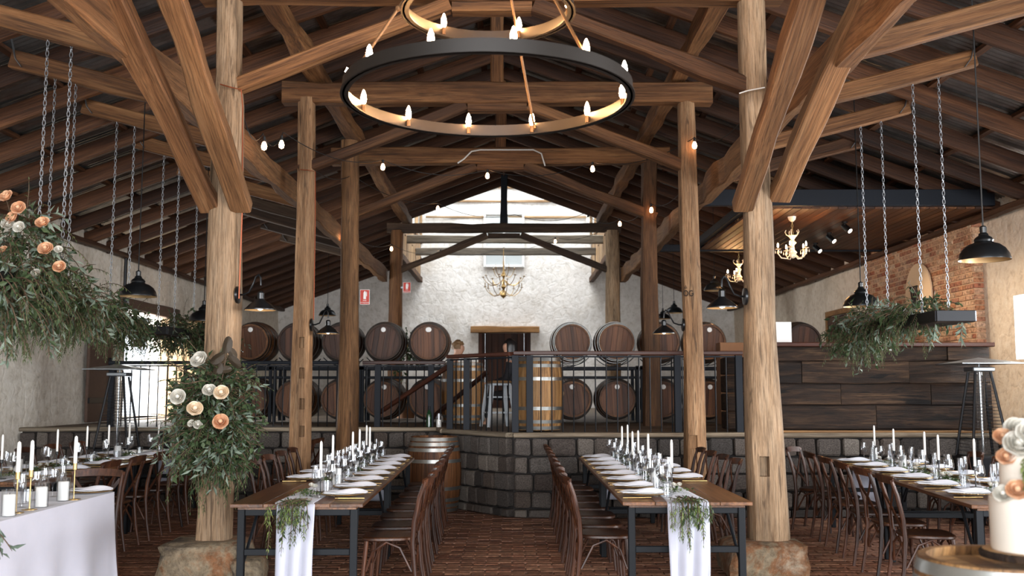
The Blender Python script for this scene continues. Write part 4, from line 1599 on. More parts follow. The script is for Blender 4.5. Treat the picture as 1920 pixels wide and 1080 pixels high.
# bottle and candle jar on the platform edge
q = P(804, 797, FA)
t = thing('wine_bottle', 'dark green bottle on the platform edge', 'bottle', (q.x, FA + 0.02, PLAT))
MB().lathe([(0.001, 0), (0.037, 0), (0.037, 0.17), (0.03, 0.2), (0.014, 0.23), (0.014, 0.29), (0.001, 0.29)], 16).build('glass', 'bottle_green', t, True)
MB().lathe([(0.015, 0.24), (0.0155, 0.292), (0.001, 0.293)], 12).build('foil', 'black_metal', t)
q = P(823, 800, FA)
t = thing('jar_candle', 'white candle in a tall glass on the platform edge', 'candle', (q.x, FA - 0.02, PLAT))
MB().lathe([(0.001, 0), (0.035, 0), (0.035, 0.1), (0.001, 0.1)], 16).build('wax', 'wax', t, True)
MB().lathe([(0.045, 0.0), (0.045, 0.19)], 18).build('glass', 'clear_glass', t, True)

# fire extinguisher signs
def lettering(txt, size, mat, parent, M):
    fc = bpy.data.curves.new('lettering', 'FONT')
    fc.body, fc.size, fc.align_x, fc.align_y = txt, size, 'CENTER', 'CENTER'
    fo = bpy.data.objects.new('lettering', fc)
    COL.objects.link(fo)
    bpy.context.view_layer.update()
    me = bpy.data.meshes.new_from_object(fo.evaluated_get(bpy.context.evaluated_depsgraph_get()))
    me.materials.clear()
    me.materials.append(MATS[mat])
    bpy.data.objects.remove(fo)
    o = put('lettering', me, parent)
    o.matrix_basis = M
    return o


for lab, px, py, Y, w_, h_ in (('larger red fire extinguisher sign on the dark round post', 684, 557, Y3 - 1.25, 0.135, 0.21), ('smaller red fire extinguisher sign by the back left post', 763, 539, Y4 - 0.1, 0.17, 0.23)):
    q = P(px, py, Y)
    t = thing('fire_sign', lab, 'sign', q, 0, 'fire extinguisher signs')
    MB().box((0, 0, 0), (w_, 0.006, h_)).build('plate', 'sign_white', t)
    MB().box((0, -0.004, 0), (w_ * 0.93, 0.004, h_ * 0.95)).build('red_field', 'sign_red', t)
    m = MB().lathe([(0.001, -h_ * 0.22), (w_ * 0.14, -h_ * 0.22), (w_ * 0.14, h_ * 0.2), (w_ * 0.08, h_ * 0.26), (w_ * 0.04, h_ * 0.32), (0.001, h_ * 0.33)], 10, Matrix.Diagonal((1, 0.05, 1, 1)))
    m.v = [(x, y - 0.008, z + h_ * 0.08) for x, y, z in m.v]
    m.tube([(0.02 * w_ / 0.135, -0.008, h_ * 0.36), (w_ * 0.2, -0.008, h_ * 0.3), (w_ * 0.2, -0.008, h_ * 0.05)], 0.004, 5)
    m.build('extinguisher_mark', 'sign_white', t)
    for k, (txt, zz, sz) in enumerate((('FIRE', -0.24, 0.13), ('EXTINGUISHER', -0.38, 0.1))):
        lettering(txt, h_ * sz, 'sign_white', t, Matrix.Translation((0, -0.0075, h_ * zz)) @ Matrix.Rotation(PI / 2, 4, 'X'))
MB().box((P(684, 557, Y3).x - 0.09, Y3 - 1.235, P(684, 557, Y3 - 1.25).z), (0.14, 0.02, 0.05)).build('bracket', 'galvanised', [o for o in bpy.data.objects if o.get('label', '').startswith('larger red')][0], M=Matrix())

sb_ = [o for o in bpy.data.objects if o.get('label', '').startswith('smaller red')][0]
q = P(763, 539, Y4 - 0.1)
MB().box((q.x - 0.12, Y4 - 0.08, q.z), (0.3, 0.02, 0.04)).build('bracket', 'galvanised', sb_, M=Matrix())

# the bar: recycled timber front, red-brown top
x0, x1 = P(1457, 700, FC).x, P(1862, 700, FC).x
zt = P(1600, 646, FC).z
bar = thing('bar_counter', 'long bar faced in dark rough recycled planks', 'bar', ((x0 + x1) / 2, FC + 0.3, PLAT))
MB().box(((x0 + x1) / 2, FC + 0.42, (PLAT + zt) / 2), (x1 - x0 - 0.02, 0.6, zt - PLAT - 0.04), None, 0.005).build('carcass', 'bar_wood', bar, M=Matrix())
zz = PLAT + 0.03
for rw, (h_, joints) in enumerate(((0.3, (0.46,)), (0.27, (0.3, 0.72)), (0.28, (0.12, 0.62)), (0.2, (0.35, 0.8)))):
    e = [0] + list(joints) + [1]
    for a, b in zip(e[:-1], e[1:]):
        xa, xb = x0 + (x1 - x0) * a, x0 + (x1 - x0) * b
        beam('plank', (xa + 0.005, FC + 0.085 + R.uniform(-.012, .012), zz + h_ / 2), (xb - 0.005, FC + 0.085 + R.uniform(-.012, .012), zz + h_ / 2), 0.06, h_ - 0.012, 'bar_wood', bar, 0.008, None, 0.01)
    zz += h_
beam('bar_top', (x0 - 0.04, FC + 0.36, zt), (x1 + 0.02, FC + 0.36, zt), 0.8, 0.055, 'rail_wood', bar, 0.0, 2, 0.01)
beam('foot_trim', (x0, FC + 0.03, PLAT + 0.012), (x1, FC + 0.03, PLAT + 0.012), 0.1, 0.025, 'lintel_wood', bar, 0.001, 2, 0.004)
# dark timber-block pier between railing and bar
px0, px1 = P(1358, 700, FC + 0.9).x, P(1455, 700, FC + 0.9).x
t = thing('bar_pier', 'dark stacked-block pier at the left end of the bar', 'pier', ((px0 + px1) / 2, FC + 1.0, PLAT))
for k in range(4):
    for j in range(2):
        MB().box((-0.17 + j * 0.34, 0, 0.12 + k * 0.24), (0.33, 0.4, 0.23), None, 0.015).build('block', 'bar_wood', t)
# boxes on the bar
q = P(1466, 640, FC + 0.5)
t = tag(MB().box((q.x, FC + 0.5, zt + 0.03 + 0.14), (0.2, 0.2, 0.28), None, 0.004).build('paper_box', 'white_paint'), 'white carton standing on the left end of the bar', 'box')
q = P(1376, 640, 15.0)
t = tag(MB().box((q.x, 15.3, PLAT + 0.62), (0.36, 0.3, 1.24), None, 0.006).build('carton', 'cardboard'), 'tall brown carton behind the railing by the bar', 'box')

# round sign with lettering on the brick facing
q = P(1722, 540, 16.0)
sg = thing('round_sign', 'round pale timber sign with metal letters on the brick wall', 'sign', (XBF - 0.03, 15.65, P(1728, 553, 15.65).z))
MB().lathe([(0.001, 0.012), (0.5, 0.012), (0.5, -0.012), (0.001, -0.012)], 48, T(0, 0, 0, 0, 0, -PI / 2)).build('disc', 'sign_disc', sg, True)
m = MB()
for a, b in (((0.24, 0.14), (0.17, -0.16)), ((0.17, -0.16), (0.10, 0.12)), ((0.16, 0.13), (0.09, -0.16)), ((0.09, -0.16), (0.0, 0.15)), ((-0.03, 0.14), (0.28, 0.14)), ((-0.02, 0.08), (-0.02, -0.16)), ((-0.02, -0.04), (-0.14, 0.06)), ((-0.02, -0.04), (-0.15, -0.16))):
    m.tube([(-0.03, a[0], a[1]), (-0.03, b[0], b[1])], 0.012, 6)
m.build('letters', 'bronze_ring', sg)


# pyramid patio heaters
def heater(label, x, y, ztop):
    t = thing('patio_heater', label, 'heater', (x, y, 0), 0, 'pyramid patio heaters')
    MB().box((0, 0, 0.4), (0.46, 0.46, 0.78), None, 0.02).build('base', 'black_metal', t)
    zh = ztop - 0.16
    for sx in (-1, 1):
        for sy in (-1, 1):
            MB().tube([(sx * 0.22, sy * 0.22, 0.78), (sx * 0.09, sy * 0.09, zh)], 0.016, 6).build('strut', 'black_metal', t)
    MB().lathe([(0.05, 0.8), (0.05, zh)], 16).build('glass_tube', 'clear_glass', t, True)
    MB().tube([(0, 0, 0.8), (0, 0, zh)], 0.014, 8).build('burner_rod', 'gas_tube', t)
    for s in range(4):
        m = MB()
        for k in range(22):
            z = 0.84 + k * (zh - 0.9) / 22
            h = 0.22 - 0.13 * (z - 0.78) / (zh - 0.78)
            a = s * PI / 2
            p0 = Vector((h, -h, z))
            p1 = Vector((h, h, z))
            rot = Matrix.Rotation(a, 3, 'Z')
            m.tube([rot @ p0, rot @ p1], 0.003, 4, False)
        m.build('guard', 'black_metal', t)
    MB().box((0, 0, zh + 0.03), (0.26, 0.26, 0.05), None, 0.01).build('head', 'galvanised', t)
    m = MB().add([(-0.36, -0.36, zh + 0.1), (0.36, -0.36, zh + 0.1), (0.36, 0.36, zh + 0.1), (-0.36, 0.36, zh + 0.1), (0, 0, zh + 0.17)] + [(-0.36, -0.36, zh + 0.09), (0.36, -0.36, zh + 0.09), (0.36, 0.36, zh + 0.09), (-0.36, 0.36, zh + 0.09)],
                 [(0, 1, 4), (1, 2, 4), (2, 3, 4), (3, 0, 4), (8, 7, 6, 5), (0, 5, 6, 1), (1, 6, 7, 2), (2, 7, 8, 3), (3, 8, 5, 0)])
    m.build('hat', 'galvanised', t)
    MB().tube([(0, 0, zh + 0.05), (0, 0, zh + 0.1)], 0.012, 6).build('hat_stem', 'galvanised', t)


q = P(225, 684, 13.55)
heater('pyramid patio heater before the bright left doorway', q.x, 13.55, q.z)
q = P(1835, 672, 11.85)
heater('pyramid patio heater in the dark beside the bar', q.x, 11.85, q.z)

# ------------------------------------------------------------------ tables
TH = 0.76


def trestle(label, loc, rz, W, L):
    t = thing('trestle_table', label, 'table', loc, rz, 'long trestle tables')
    nb = 4
    for k in range(nb):
        MB().box((-W / 2 + (k + 0.5) * W / nb, L / 2, TH - 0.013), (W / nb - 0.002, L, 0.026), None, 0.003).build('top_board', 'table_wood', t)
    MB().box((0, L / 2, TH - 0.034), (W - 0.1, L - 0.06, 0.016)).build('top_frame', 'table_wood', t)
    for y in (0.07, L - 0.07):
        for sx in (-1, 1):
            MB().box((sx * (W / 2 - 0.07), y, (TH - 0.042) / 2), (0.05, 0.05, TH - 0.042), None, 0.004).build('leg', 'table_steel', t)
        for z in (0.42, TH - 0.065):
            MB().box((0, y, z), (W - 0.19, 0.035, 0.045), None, 0.004).build('stretcher', 'table_steel', t)
    for sx in (-1, 1):
        MB().tube([(sx * (W / 2 - 0.07), 0.1, 0.3), (sx * (W / 2 - 0.1), 0.5, TH - 0.05)], 0.012, 6).build('brace', 'table_steel', t)
        MB().tube([(sx * (W / 2 - 0.07), L - 0.1, 0.3), (sx * (W / 2 - 0.1), L - 0.5, TH - 0.05)], 0.012, 6).build('brace', 'table_steel', t)
    return t


class Row:
    """a run of tables: local s across (right positive), t along from the front edge"""
    def __init__(s, origin, yaw, W, L, n, name, labels):
        s.o, s.yaw, s.W, s.L, s.name = Vector((*origin, 0)), yaw, W, L, name
        for k in range(n):
            p = s.at(0, k * L / n + 0.001 * k)
            trestle(labels[k], (p.x, p.y, 0), yaw, W, L / n - 0.004)

    def at(s, a, t, z=0.0):
        c, si = math.cos(s.yaw), math.sin(s.yaw)
        return Vector((s.o.x + a * c - t * si, s.o.y + a * si + t * c, z))


fl_, fr_ = G(432.5, 944, TH), G(680, 946, TH)
LT = Row(((fl_.x + fr_.x) / 2, (fl_.y + fr_.y) / 2), math.radians(1.2), 0.93, 4.75, 2, 'left centre table',
         ['front brown trestle table of the left centre row', 'rear brown trestle table of the left centre row'])
fl_, fr_ = G(1168.6, 942.5, TH), G(1409, 940, TH)
RT = Row(((fl_.x + fr_.x) / 2, (fl_.y + fr_.y) / 2), 0.0, 0.93, 4.75, 2, 'right centre table',
         ['front brown trestle table of the right centre row', 'rear brown trestle table of the right centre row'])
fl_ = G(1827, 948, TH)
RA = Row((fl_.x + 0.46, fl_.y), math.radians(-5), 0.93, 4.6, 2, 'right aisle table',
         ['front trestle table of the right aisle row', 'rear trestle table of the right aisle row'])
LA = Row((-4.42, 8.75), 0.0, 0.93, 4.7, 2, 'left aisle table',
         ['front trestle table of the left aisle row', 'rear trestle table of the left aisle row by the platform'])


# ------------------------------------------------------------------ cross-back chairs; local +y is the way the sitter faces
def chair_proto():
    t = thing('cross_back_chair', '', 'chair', (0, 0, 0), 0, 'cross-back chairs')
    m = MB()
    out = []
    for k in range(20):
        a = 2 * PI * k / 20
        ca, sa = math.cos(a), math.sin(a)
        e = 0.55
        x = 0.205 * math.copysign(abs(ca) ** e, ca)
        y = 0.2 * math.copysign(abs(sa) ** e, sa)
        x *= 1 + 0.09 * (y / 0.2)
        out.append((x, y))
    n = 20
    vs = [(x * 0.93, y * 0.93, 0.435) for x, y in out] + [(x, y, 0.443) for x, y in out] + [(x, y, 0.458) for x, y in out] + [(x * 0.95, y * 0.95, 0.465) for x, y in out] + [(x * 0.6, y * 0.6, 0.457) for x, y in out]
    fs = [tuple(reversed(range(n)))] + [(r * n + k, r * n + (k + 1) % n, (r + 1) * n + (k + 1) % n, (r + 1) * n + k) for r in range(4) for k in range(n)] + [tuple(4 * n + k for k in range(n))]
    m.add(vs, fs).build('seat', 'seat_wood', t, True)
    for sx in (-1, 1):
        MB().tube([(sx * 0.205, -0.25, 0), (sx * 0.198, -0.215, 0.2), (sx * 0.19, -0.195, 0.42), (sx * 0.192, -0.205, 0.58), (sx * 0.198, -0.245, 0.76), (sx * 0.2, -0.285, 0.875)], [0.014, 0.016, 0.0185, 0.018, 0.017, 0.0155], 8).build('leg', 'chair_wood', t, True)
        MB().tube([(sx * 0.205, 0.185, 0), (sx * 0.19, 0.165, 0.25), (sx * 0.178, 0.15, 0.438)], [0.0125, 0.016, 0.018], 8).build('leg', 'chair_wood', t, True)
        # flat crossed slats
        pts = [(sx * 0.188, -0.27, 0.83), (sx * 0.12, -0.262, 0.74), (sx * 0.0, -0.243 - 0.006 * sx, 0.645), (-sx * 0.1, -0.222, 0.56), (-sx * 0.175, -0.2, 0.475)]
        MB().ribbon(pts, 0.028, 0.009, [(0.7, 0, sx * -0.7) for _ in pts]).build('cross_slat', 'chair_wood', t)
        # bentwood arches under the seat
        MB().tube([(sx * 0.197, 0.15, 0.22), (sx * 0.19, 0.1, 0.36), (sx * 0.186, 0.0, 0.428), (sx * 0.188, -0.1, 0.39), (sx * 0.192, -0.19, 0.22)], 0.0095, 6).build('arch', 'chair_wood', t, True)
    for y, r in ((0.155, 0.182), (-0.2, 0.188)):
        MB().tube([(-r, y + 0.01, 0.22), (-r * 0.72, y, 0.37), (0, y, 0.428), (r * 0.72, y, 0.37), (r, y + 0.01, 0.22)], 0.0095, 6).build('arch', 'chair_wood', t, True)
    tp = [(-0.212, -0.272, 0.865), (-0.185, -0.292, 0.872), (-0.1, -0.318, 0.878), (0, -0.326, 0.88), (0.1, -0.318, 0.878), (0.185, -0.292, 0.872), (0.212, -0.272, 0.865)]
    MB().ribbon(tp, [0.045, 0.056, 0.06, 0.06, 0.06, 0.056, 0.045], 0.02, (0, -0.25, 1)).build('top_rail', 'chair_wood', t, True)
    MB().lathe([(0.001, 0), (0.008, 0.001), (0.001, 0.004)], 8, T(0, -0.256, 0.645, 0, PI / 2)).build('rivet', 'brass', t)
    return t


CH = [chair_proto()]
first = [True]


def chair(p, face, label, jit=0.04):
    """face: direction the sitter looks, as an angle of +x"""
    rz = face - PI / 2 + R.uniform(-jit, jit)
    if first[0]:
        first[0] = False
        t = CH[0]
        t.location, t.rotation_euler, t['label'] = (p.x, p.y, 0), (0, 0, rz), label
    else:
        t = copy_tree(CH[0], (p.x, p.y, 0), rz, label)
    return t


for k in range(8):
    chair(LT.at(LT.W / 2 + 0.13, 0.62 + 0.585 * k), PI + LT.yaw, '%s chair from the camera on the aisle side of the left centre table' % ORD[k])
    chair(RT.at(-RT.W / 2 - 0.08, 0.62 + 0.585 * k), RT.yaw, '%s chair from the camera on the aisle side of the right centre table' % ORD[k])
for k in range(4):
    chair(LT.at(-LT.W / 2 - 0.12, 2.4 + 0.62 * k), LT.yaw, '%s chair from the left front post along the left centre table' % ORD[k])
    chair(RT.at(RT.W / 2 + 0.12, 2.35 + 0.6 * k), PI + RT.yaw, '%s chair from the right front post along the right centre table' % ORD[k])
for k in range(6):
    chair(RA.at(-RA.W / 2 - 0.08 - (0.05 if k == 5 else 0), 0.78 + 0.7 * k), RA.yaw + (0.0 if k < 5 else -0.5), '%s chair from the camera on the nave side of the right aisle table' % ORD[k])
for k in range(4):
    chair(RA.at(RA.W / 2 + 0.14, 1.5 + 0.72 * k), PI + RA.yaw, '%s chair from the cake on the wall side of the right aisle table' % ORD[k])
for k in range(6):
    chair(LA.at(LA.W / 2 + 0.13, 0.62 + 0.66 * k), PI, '%s chair from the camera on the nave side of the left aisle table' % ORD[k])
    chair(LA.at(-LA.W / 2 - 0.14, 0.55 + 0.68 * k), 0, '%s chair from the camera along the left wall' % ORD[k])
chair(Vector((P(176, 900, 8.2).x, 8.0, 0)), -PI / 2, 'chair pulled up to the far end of the white-clothed table', 0.0)
for k in range(3):
    chair(Vector((-2.75 + 0.02 * k, 12.7 + 0.45 * k, 0)), PI * 0.95, 'spare chair standing behind the post flowers, %s of three' % ORD[k])

# ------------------------------------------------------------------ tableware
PROTO = {}


def ware(key, build, name, cat, group):
    if key not in PROTO:
        t = thing(name, '', cat, (0, 0, 0), 0, group)
        build(t)
        PROTO[key] = [t, True]
    return PROTO[key]


def place(key, p, rz, label):
    e = PROTO[key]
    if e[1]:
        e[1] = False
        t = e[0]
        t.location, t.rotation_euler, t['label'] = p, (0, 0, rz), label
    else:
        t = copy_tree(e[0], p, rz, label)
    return t


def b_plate(t):
    MB().lathe([(0.001, 0.004), (0.06, 0.003), (0.1, 0.006), (0.155, 0.014), (0.162, 0.017), (0.16, 0.02), (0.1, 0.011), (0.001, 0.009)], 36).build('plate', 'china', t, True)
    MB().lathe([(0.1615, 0.014), (0.1655, 0.017), (0.163, 0.021), (0.1595, 0.0195)], 36).build('gold_rim', 'gold', t, True)
    m = MB()
    for k in range(44):
        a = 2 * PI * k / 44
        m.lathe([(0.001, 0.016), (0.0052, 0.02), (0.001, 0.0245)], 5, T(0.162 * math.cos(a), 0.162 * math.sin(a), 0))
    m.build('beading', 'gold', t)
    MB().lathe([(0.001, 0.013), (0.06, 0.013), (0.105, 0.021), (0.107, 0.024), (0.06, 0.017), (0.001, 0.017)], 28).build('side_plate', 'china', t, True)


def b_napkin(t):
    # folded cloth laid across the plate, ends draped a little
    def fn(u, v):
        x = (u - 0.5) * 0.33
        y = (v - 0.5) * 0.12 * (1 + 0.12 * math.sin(u * 7))
        z = 0.03 + 0.012 * math.sin(u * 5 + 1) * math.cos(v * 6) + 0.016 * (1 - (2 * v - 1) ** 2) - 0.016 * abs(2 * u - 1) ** 3
        return (x, y, max(z, 0.026))
    MB().grid(fn, 16, 8).build('top_fold', 'napkin_cloth', t, 'full')
    MB().box((0, 0, 0.0265), (0.315, 0.115, 0.007), None, 0.003).build('under_fold', 'napkin_cloth', t)


def b_knife(t):
    MB().ribbon([(0, -0.1, 0.004), (0, -0.02, 0.004), (0, 0.0, 0.004), (0, 0.09, 0.004), (0, 0.115, 0.004)], [0.008, 0.006, 0.009, 0.011, 0.003], 0.004, (1, 0, 0)).build('blade_and_handle', 'gold', t)


def b_fork(t):
    MB().ribbon([(0, -0.1, 0.003), (0, 0.02, 0.004), (0, 0.045, 0.005), (0, 0.06, 0.005)], [0.011, 0.006, 0.014, 0.022], 0.003, (1, 0, 0)).build('handle', 'gold', t)
    for k in range(4):
        MB().box((-0.009 + k * 0.006, 0.083, 0.006), (0.003, 0.048, 0.0025)).build('tine', 'gold', t)


def b_wine(t):
    MB().lathe([(0.001, 0.004), (0.034, 0.001), (0.034, 0.003), (0.006, 0.008), (0.0035, 0.02), (0.0035, 0.085), (0.008, 0.095), (0.028, 0.11), (0.039, 0.135), (0.04, 0.155), (0.033, 0.205), (0.032, 0.205), (0.038, 0.155), (0.037, 0.135), (0.026, 0.113), (0.001, 0.1)], 20).build('wine_bowl', 'clear_glass', t, True)


def b_flute(t):
    MB().lathe([(0.001, 0.004), (0.031, 0.001), (0.031, 0.003), (0.006, 0.008), (0.0035, 0.02), (0.0035, 0.07), (0.012, 0.085), (0.025, 0.125), (0.027, 0.16), (0.023, 0.225), (0.022, 0.225), (0.0255, 0.16), (0.023, 0.125), (0.001, 0.08)], 18).build('flute_bowl', 'clear_glass', t, True)


def b_tumbler(t):
    MB().lathe([(0.001, 0.002), (0.032, 0.0), (0.036, 0.03), (0.038, 0.095), (0.0365, 0.095), (0.034, 0.03), (0.03, 0.01), (0.001, 0.01)], 18).build('tumbler_wall', 'clear_glass', t, True)


def b_taper(t):
    MB().lathe([(0.001, 0), (0.045, 0.0), (0.045, 0.005), (0.006, 0.009), (0.0045, 0.02), (0.0045, 0.135), (0.014, 0.14), (0.014, 0.17), (0.001, 0.17)], 14).build('holder', 'lamp_black', t, True)
    MB().lathe([(0.0105, 0.168), (0.0105, 0.36), (0.0085, 0.385), (0.001, 0.393)], 12).build('candle', 'wax', t, True)
    MB().tube([(0, 0, 0.39), (0.001, 0, 0.402)], 0.0015, 5).build('wick', 'lamp_black', t)


def b_brass_taper(t):
    MB().lathe([(0.001, 0), (0.048, 0.0), (0.048, 0.004), (0.006, 0.008), (0.004, 0.02), (0.004, 0.21), (0.014, 0.215), (0.014, 0.26), (0.001, 0.26)], 14).build('holder', 'brass', t, True)
    MB().lathe([(0.0125, 0.258), (0.0125, 0.42), (0.01, 0.45), (0.001, 0.458)], 12).build('candle', 'wax', t, True)
    MB().tube([(0, 0, 0.455), (0.001, 0, 0.468)], 0.0015, 5).build('wick', 'lamp_black', t)


def b_pillar(t):
    MB().lathe([(0.001, 0.004), (0.036, 0.004), (0.037, 0.13), (0.034, 0.136), (0.02, 0.13), (0.001, 0.129)], 18).build('wax_pillar', 'wax', t, True)
    MB().tube([(0, 0, 0.128), (0.001, 0, 0.145)], 0.0017, 5).build('wick', 'lamp_black', t)
    MB().lathe([(0.001, 0.002), (0.046, 0.0), (0.0465, 0.165), (0.0455, 0.165), (0.045, 0.004), (0.001, 0.004)], 22).build('glass_sleeve', 'clear_glass', t, True)


def b_votive(t):
    MB().lathe([(0.001, 0.003), (0.024, 0.0), (0.03, 0.06), (0.029, 0.06), (0.023, 0.005)], 16).build('glass_cup', 'clear_glass', t, True)
    MB().lathe([(0.001, 0.005), (0.021, 0.005), (0.022, 0.025), (0.001, 0.026)], 14).build('tealight', 'wax', t)


ware('plate', b_plate, 'charger_plate', 'plate', 'gold-rimmed charger plates')
ware('napkin', b_napkin, 'folded_napkin', 'napkin', 'folded white napkins')
ware('knife', b_knife, 'table_knife', 'knife', 'gold table knives')
ware('fork', b_fork, 'table_fork', 'fork', 'gold table forks')
ware('wine', b_wine, 'wine_glass', 'glass', 'stemmed wine glasses')
ware('flute', b_flute, 'champagne_flute', 'glass', 'champagne flutes')
ware('tumbler', b_tumbler, 'water_tumbler', 'glass', 'water tumblers')
ware('taper', b_taper, 'taper_candle', 'candle', 'white taper candles in black holders')
ware('brass_taper', b_brass_taper, 'brass_taper_candle', 'candle', 'white taper candles in brass holders')
ware('pillar', b_pillar, 'pillar_candle', 'candle', 'white pillar candles in glass sleeves')
ware('votive', b_votive, 'votive_candle', 'candle', 'small glass votives')


GLASSES = []


def setting(row, side, t, where):
    """one place at the given side (+1 right, -1 left) and run t"""
    e = side * row.W / 2
    yaw = row.yaw
    z = TH + 0.006
    place('plate', row.at(e - side * 0.21, t, z), yaw, 'gold-beaded charger plate, ' + where)
    place('napkin', row.at(e - side * 0.19, t, z), yaw + R.uniform(-0.08, 0.08), 'folded white napkin, ' + where)
    f = yaw + (PI / 2 if side > 0 else -PI / 2)
    place('fork', row.at(e - side * 0.125, t - side * -0.2 * (1 if side > 0 else 1), z), f, 'gold fork, ' + where)
    place('knife', row.at(e - side * 0.125, t + side * -0.2 if side < 0 else t - 0.2, z), f, 'gold knife, ' + where)
    zg = TH + 0.0085
    for key_, off, dt_, nm_ in (('wine', 0.355, -0.17, 'stemmed wine glass, '), ('flute', 0.41, -0.05, 'champagne flute, '), ('tumbler', 0.36, 0.16, 'low water tumbler, ')):
        gp_ = row.at(e - side * off + R.uniform(-.008, .008), t + dt_ * side + R.uniform(-.01, .01), zg)
        GLASSES.append(gp_)
        place(key_, gp_, R.random(), nm_ + where)


for k in range(8):
    setting(LT, 1, 0.48 + 0.575 * k, '%s place, aisle side of left centre table' % ORD[k])
    setting(RT, -1, 0.4 + 0.575 * k, '%s place, aisle side of right centre table' % ORD[k])
for k in range(5):
    setting(LT, -1, 1.85 + 0.6 * k, '%s place beyond the post, left centre table' % ORD[k])
    setting(RT, 1, 1.75 + 0.6 * k, '%s place beyond the post, right centre table' % ORD[k])
for k in range(6):
    setting(RA, -1, 0.62 + 0.68 * k, '%s place, nave side of right aisle table' % ORD[k])
    setting(LA, 1, 0.5 + 0.68 * k, '%s place, nave side of left aisle table' % ORD[k])
for k in range(5):
    setting(RA, 1, 0.9 + 0.72 * k, '%s place, wall side of right aisle table' % ORD[k])
    setting(LA, -1, 0.5 + 0.75 * k, '%s place, wall side of left aisle table' % ORD[k])

CUP = {'taper': 'white taper candle in a black holder', 'pillar': 'white pillar candle in a glass sleeve', 'votive': 'small glass votive', 'brass_taper': 'white taper candle in a brass holder'}


def candles(row, items, what):
    cnt = {}
    for key, s, t in items:
        cnt[key] = cnt.get(key, 0) + 1
        for shift in (0, .04, -.04, .08, -.08, .12, -.12, .16):
            cp = row.at(s, t + shift, TH + 0.0085)
            if all((cp - g_).length > 0.095 for g_ in GLASSES):
                break
        GLASSES.append(cp)
        place(key, cp, R.random(), '%s, %s along the %s' % (CUP[key], ORD[cnt[key] - 1], row.name))


candles(LT, [('taper', 0.045, 0.72), ('pillar', 0.08, 1.28), ('taper', -0.03, 1.9), ('votive', 0.06, 2.2), ('taper', 0.05, 2.35), ('taper', 0.04, 3.0), ('pillar', -0.04, 3.3), ('taper', 0.07, 3.6), ('taper', -0.03, 4.25), ('votive', 0.05, 4.5)], '')
candles(RT, [('taper', 0.02, 0.82), ('pillar', -0.05, 1.15), ('taper', -0.02, 1.9), ('taper', -0.1, 2.5), ('taper', -0.02, 2.62), ('pillar', 0.03, 2.95), ('votive', -0.06, 3.2), ('taper', -0.05, 3.75), ('taper', 0.06, 4.05), ('pillar', -0.05, 4.4)], '')
candles(RA, [('pillar', 0.07, 0.35), ('taper', 0.0, 1.2), ('votive', 0.06, 1.5), ('taper', -0.05, 2.0), ('taper', 0.04, 2.5), ('pillar', -0.02, 3.1), ('taper', -0.05, 3.35), ('taper', 0.0, 4.1), ('pillar', 0.05, 4.4)], '')
candles(LA, [('taper', 0.06, 0.3), ('pillar', -0.05, 0.75), ('taper', 0.02, 1.35), ('votive', 0.06, 1.7), ('taper', -0.05, 2.1), ('taper', 0.05, 2.6), ('pillar', 0.0, 3.0), ('taper', -0.03, 3.5), ('taper', 0.05, 4.2)], '')


# gauze runners down the middle, falling over the front edge
def runner(row, s0, wid, drop, label, back=True):
    L = row.L
    sd = R.random() * 30

    def fn(u, v):
        # u along: 0..1 covers the drop then the table top
        tot = drop + L + (0.5 if back else 0)
        d = u * tot
        wv = wid * (1 + 0.18 * noise.noise((d * 1.1, sd, 0)))
        s = s0 + (v - 0.5) * wv + 0.05 * noise.noise((d * 0.8, sd, 4))
        rip = 0.008 * math.sin(v * 17 + 1.3 * math.sin(d * 3 + sd)) + 0.006 * noise.noise((d * 5, v * 6, sd))
        if d < drop:
            k = (drop - d)
            s = s0 + (v - 0.5) * wv * (0.98 - 0.03 * math.sin(k * 4)) 
            p = row.at(s, -0.018 - 0.02 * min(1, k * 3) - 0.03 * abs(math.sin(v * 8.5 + k * 1.1 + sd)) * min(1, k * 2.5), TH - k)
            return p
        if d > drop + L:
            return row.at(s, L + 0.03, TH - (d - drop - L))
        return row.at(s, d - drop, TH + 0.003 + abs(rip) * 0.2)
    o = MB().grid(fn, 150, 26).build('table_runner', 'gauze', None, 'full')
    md = o.modifiers.new('thickness', 'SOLIDIFY')
    md.thickness = 0.003
    tag(o, label, 'table runner', 'white gauze runners')


runner(LT, 0.0, 0.26, 0.72, 'white gauze runner falling over the front of the left centre table')
runner(RT, 0.0, 0.28, 0.72, 'white gauze runner falling over the front of the right centre table')
runner(RA, 0.0, 0.26, 0.5, 'white gauze runner along the right aisle table')
runner(LA, 0.0, 0.26, 0.5, 'white gauze runner along the left aisle table')

# ------------------------------------------------------------------ white-clothed table at the left edge
c0 = G(225, 922, TH)
wx, wy = c0.x - 0.02, c0.y - 0.02
wt = thing('dining_table', 'table under the white floor-length cloth at the left edge', 'table', (wx - 0.5, wy - 1.5, 0))
MB().box((0, 0, TH - 0.02), (0.9, 2.8, 0.03), None, 0.004).build('table_top', 'table_wood', wt)
for sx in (-1, 1):
    for sy in (-1, 1):
        MB().box((sx * 0.4, sy * 1.32, (TH - 0.035) / 2), (0.05, 0.05, TH - 0.035)).build('leg', 'table_steel', wt)


def rounded(hw, hl, r, n=6):
    pts = []
    for cx, cy, a0 in ((hw - r, hl - r, 0), (-hw + r, hl - r, 90), (-hw + r, -hl + r, 180), (hw - r, -hl + r, 270)):
        for k in range(n + 1):
            a = math.radians(a0 + 90 * k / n)
            pts.append((cx + r * math.cos(a), cy + r * math.sin(a)))
    return pts


